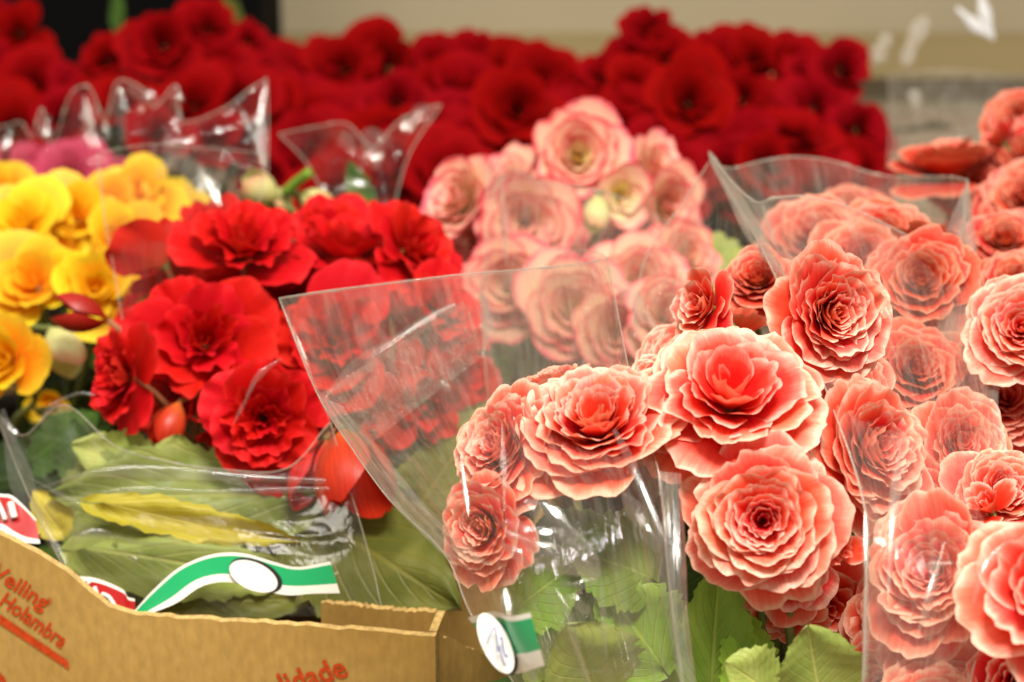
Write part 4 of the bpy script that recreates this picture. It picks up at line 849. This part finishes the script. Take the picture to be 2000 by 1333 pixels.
# E: spiky sleeve of the magenta plant
SE, le = sleeve('crumpled clear sleeve with glinting pointed corners behind the yellow heads', [
    ([(-40, 260, 1.28), (-30, 330, 1.27), (-20, 430, 1.26)], [(521, 155, 1.22), (523, 240, 1.22), (522, 340, 1.2)],
     [(-40, 260, 1.28), (20, 246, 1.28), (48, 242, 1.27), (70, 270, 1.26), (90, 216, 1.26), (112, 285, 1.26), (150, 190, 1.25), (185, 176, 1.25), (215, 240, 1.25), (238, 165, 1.24), (285, 178, 1.24), (310, 215, 1.24), (350, 172, 1.24), (362, 240, 1.23), (440, 215, 1.22), (490, 175, 1.22), (521, 155, 1.22)], .03, 9, dict(nc=110, nr=40, amp=.004, ridges=9))], mat='film_clear', edge=.0003)
for i, (pts, r) in enumerate([([(22, 250, 1.26), (5, 300, 1.255)], .005), ([(92, 225, 1.25), (86, 275, 1.245)], .006), ([(165, 185, 1.24), (175, 240, 1.235), (190, 290, 1.23)], .006), ([(160, 245, 1.235), (180, 290, 1.23)], .005),
    ([(232, 170, 1.23), (236, 230, 1.23), (240, 280, 1.23)], .006), ([(250, 170, 1.23), (285, 190, 1.225), (310, 200, 1.225)], .008), ([(350, 180, 1.23), (340, 215, 1.23)], .006), ([(280, 210, 1.225), (268, 225, 1.225)], .004),
    ([(518, 165, 1.215), (508, 240, 1.21), (516, 330, 1.20)], .005), ([(470, 210, 1.215), (495, 270, 1.21), (515, 325, 1.205)], .004), ([(500, 220, 1.21), (506, 255, 1.208)], .003), ([(205, 240, 1.235), (208, 285, 1.235)], .005)]): crease(SE, le, pts, r * .6, 'film_fold', seed=70 + i)
# F: two-part sleeve of the pink plant
SF, lf = sleeve('clear sleeve with a long vertical seam in front of the pale pink begonia', [
    ([(955, 310, 1.06), (948, 450, 1.03), (943, 600, 1.0), (948, 720, .97), (962, 850, .95)], [(1345, 470, 1.08), (1320, 560, 1.03), (1290, 650, 1.0), (1260, 740, .97), (1240, 850, .95)],
     [(955, 310, 1.06), (1000, 330, 1.06), (1060, 360, 1.05), (1140, 372, 1.05), (1240, 400, 1.06), (1345, 470, 1.08)], .03, 10, dict(nc=60, nr=60))], mat='film_hazy')
for i, (pts, r) in enumerate([([(975, 320, 1.05), (985, 420, 1.03), (990, 520, 1.01)], .0014), ([(945, 575, 1.0), (952, 620, .99), (950, 680, .975)], .0022), ([(1185, 520, .98), (1240, 590, .95), (1305, 680, .93)], .0034), ([(1250, 610, .97), (1240, 660, .96)], .0022), ([(860, 745, .93), (880, 765, .93)], .0018)]): crease(SF, lf, pts, r, seed=90 + i)
SG, lg = sleeve('crumpled clear sleeve end with pale pink glints left of the pink begonia', [
    ([(545, 262, 1.22), (600, 320, 1.2), (640, 400, 1.18)], [(862, 205, 1.24), (800, 300, 1.2), (770, 400, 1.18)], [(545, 262, 1.22), (620, 250, 1.22), (680, 245, 1.21), (730, 290, 1.2), (780, 240, 1.22), (830, 215, 1.23), (862, 205, 1.24)], .02, 11, dict(nc=60, nr=40, amp=.004, ridges=8))], mat='film_clear', edge=.0003)
for i, (pts, r) in enumerate([([(845, 208, 1.235), (815, 235, 1.23), (785, 255, 1.225)], .010), ([(790, 225, 1.23), (800, 260, 1.225)], .006), ([(725, 250, 1.22), (725, 290, 1.21), (735, 330, 1.205)], .012), ([(760, 265, 1.22), (740, 280, 1.215)], .008), ([(668, 255, 1.21), (690, 300, 1.2)], .007), ([(630, 360, 1.16), (634, 385, 1.16)], .004), ([(650, 380, 1.17), (720, 360, 1.17)], .008)]): crease(SG, lg, pts, r * .6, 'film_fold', seed=110 + i)
# H: tall film over the upper right coral plant, its V and streak glints put in as whitish folds
SH, lh = sleeve('tall hazy sleeve with folds coloured white for glints in front of the beige wall', [
    ([(1735, 145, 1.5), (1740, 240, 1.47), (1735, 330, 1.44)], [(2080, 150, 1.5), (2070, 240, 1.47), (2060, 330, 1.44)], [(1735, 145, 1.5), (1860, 140, 1.48), (1960, 150, 1.48), (2080, 150, 1.5)], .02, 12, dict(nc=40, nr=40, amp=.004))], mat='film_hazy', edge=.0003)
M['film_glint_white'] = simple('film_glint_white', (.62, .62, .62), .3, .6)  # white base colour stands for the glint on the V folds
for i, (pts, r) in enumerate([([(1868, 15, 1.5), (1900, 45, 1.5), (1938, 75, 1.5)], .0036), ([(1912, -20, 1.5), (1925, 30, 1.5), (1940, 78, 1.5)], .0036), ([(1735, 65, 1.52), (1722, 95, 1.52), (1708, 125, 1.52)], .006), ([(1810, 30, 1.52), (1785, 80, 1.52), (1765, 130, 1.52)], .006), ([(1785, 175, 1.45), (1790, 210, 1.45)], .005), ([(1955, 200, 1.2), (1975, 250, 1.2)], .006)]): crease(SH, lh, pts, r, 'film_glint_white' if i < 2 else 'film_edge', seed=130 + i)
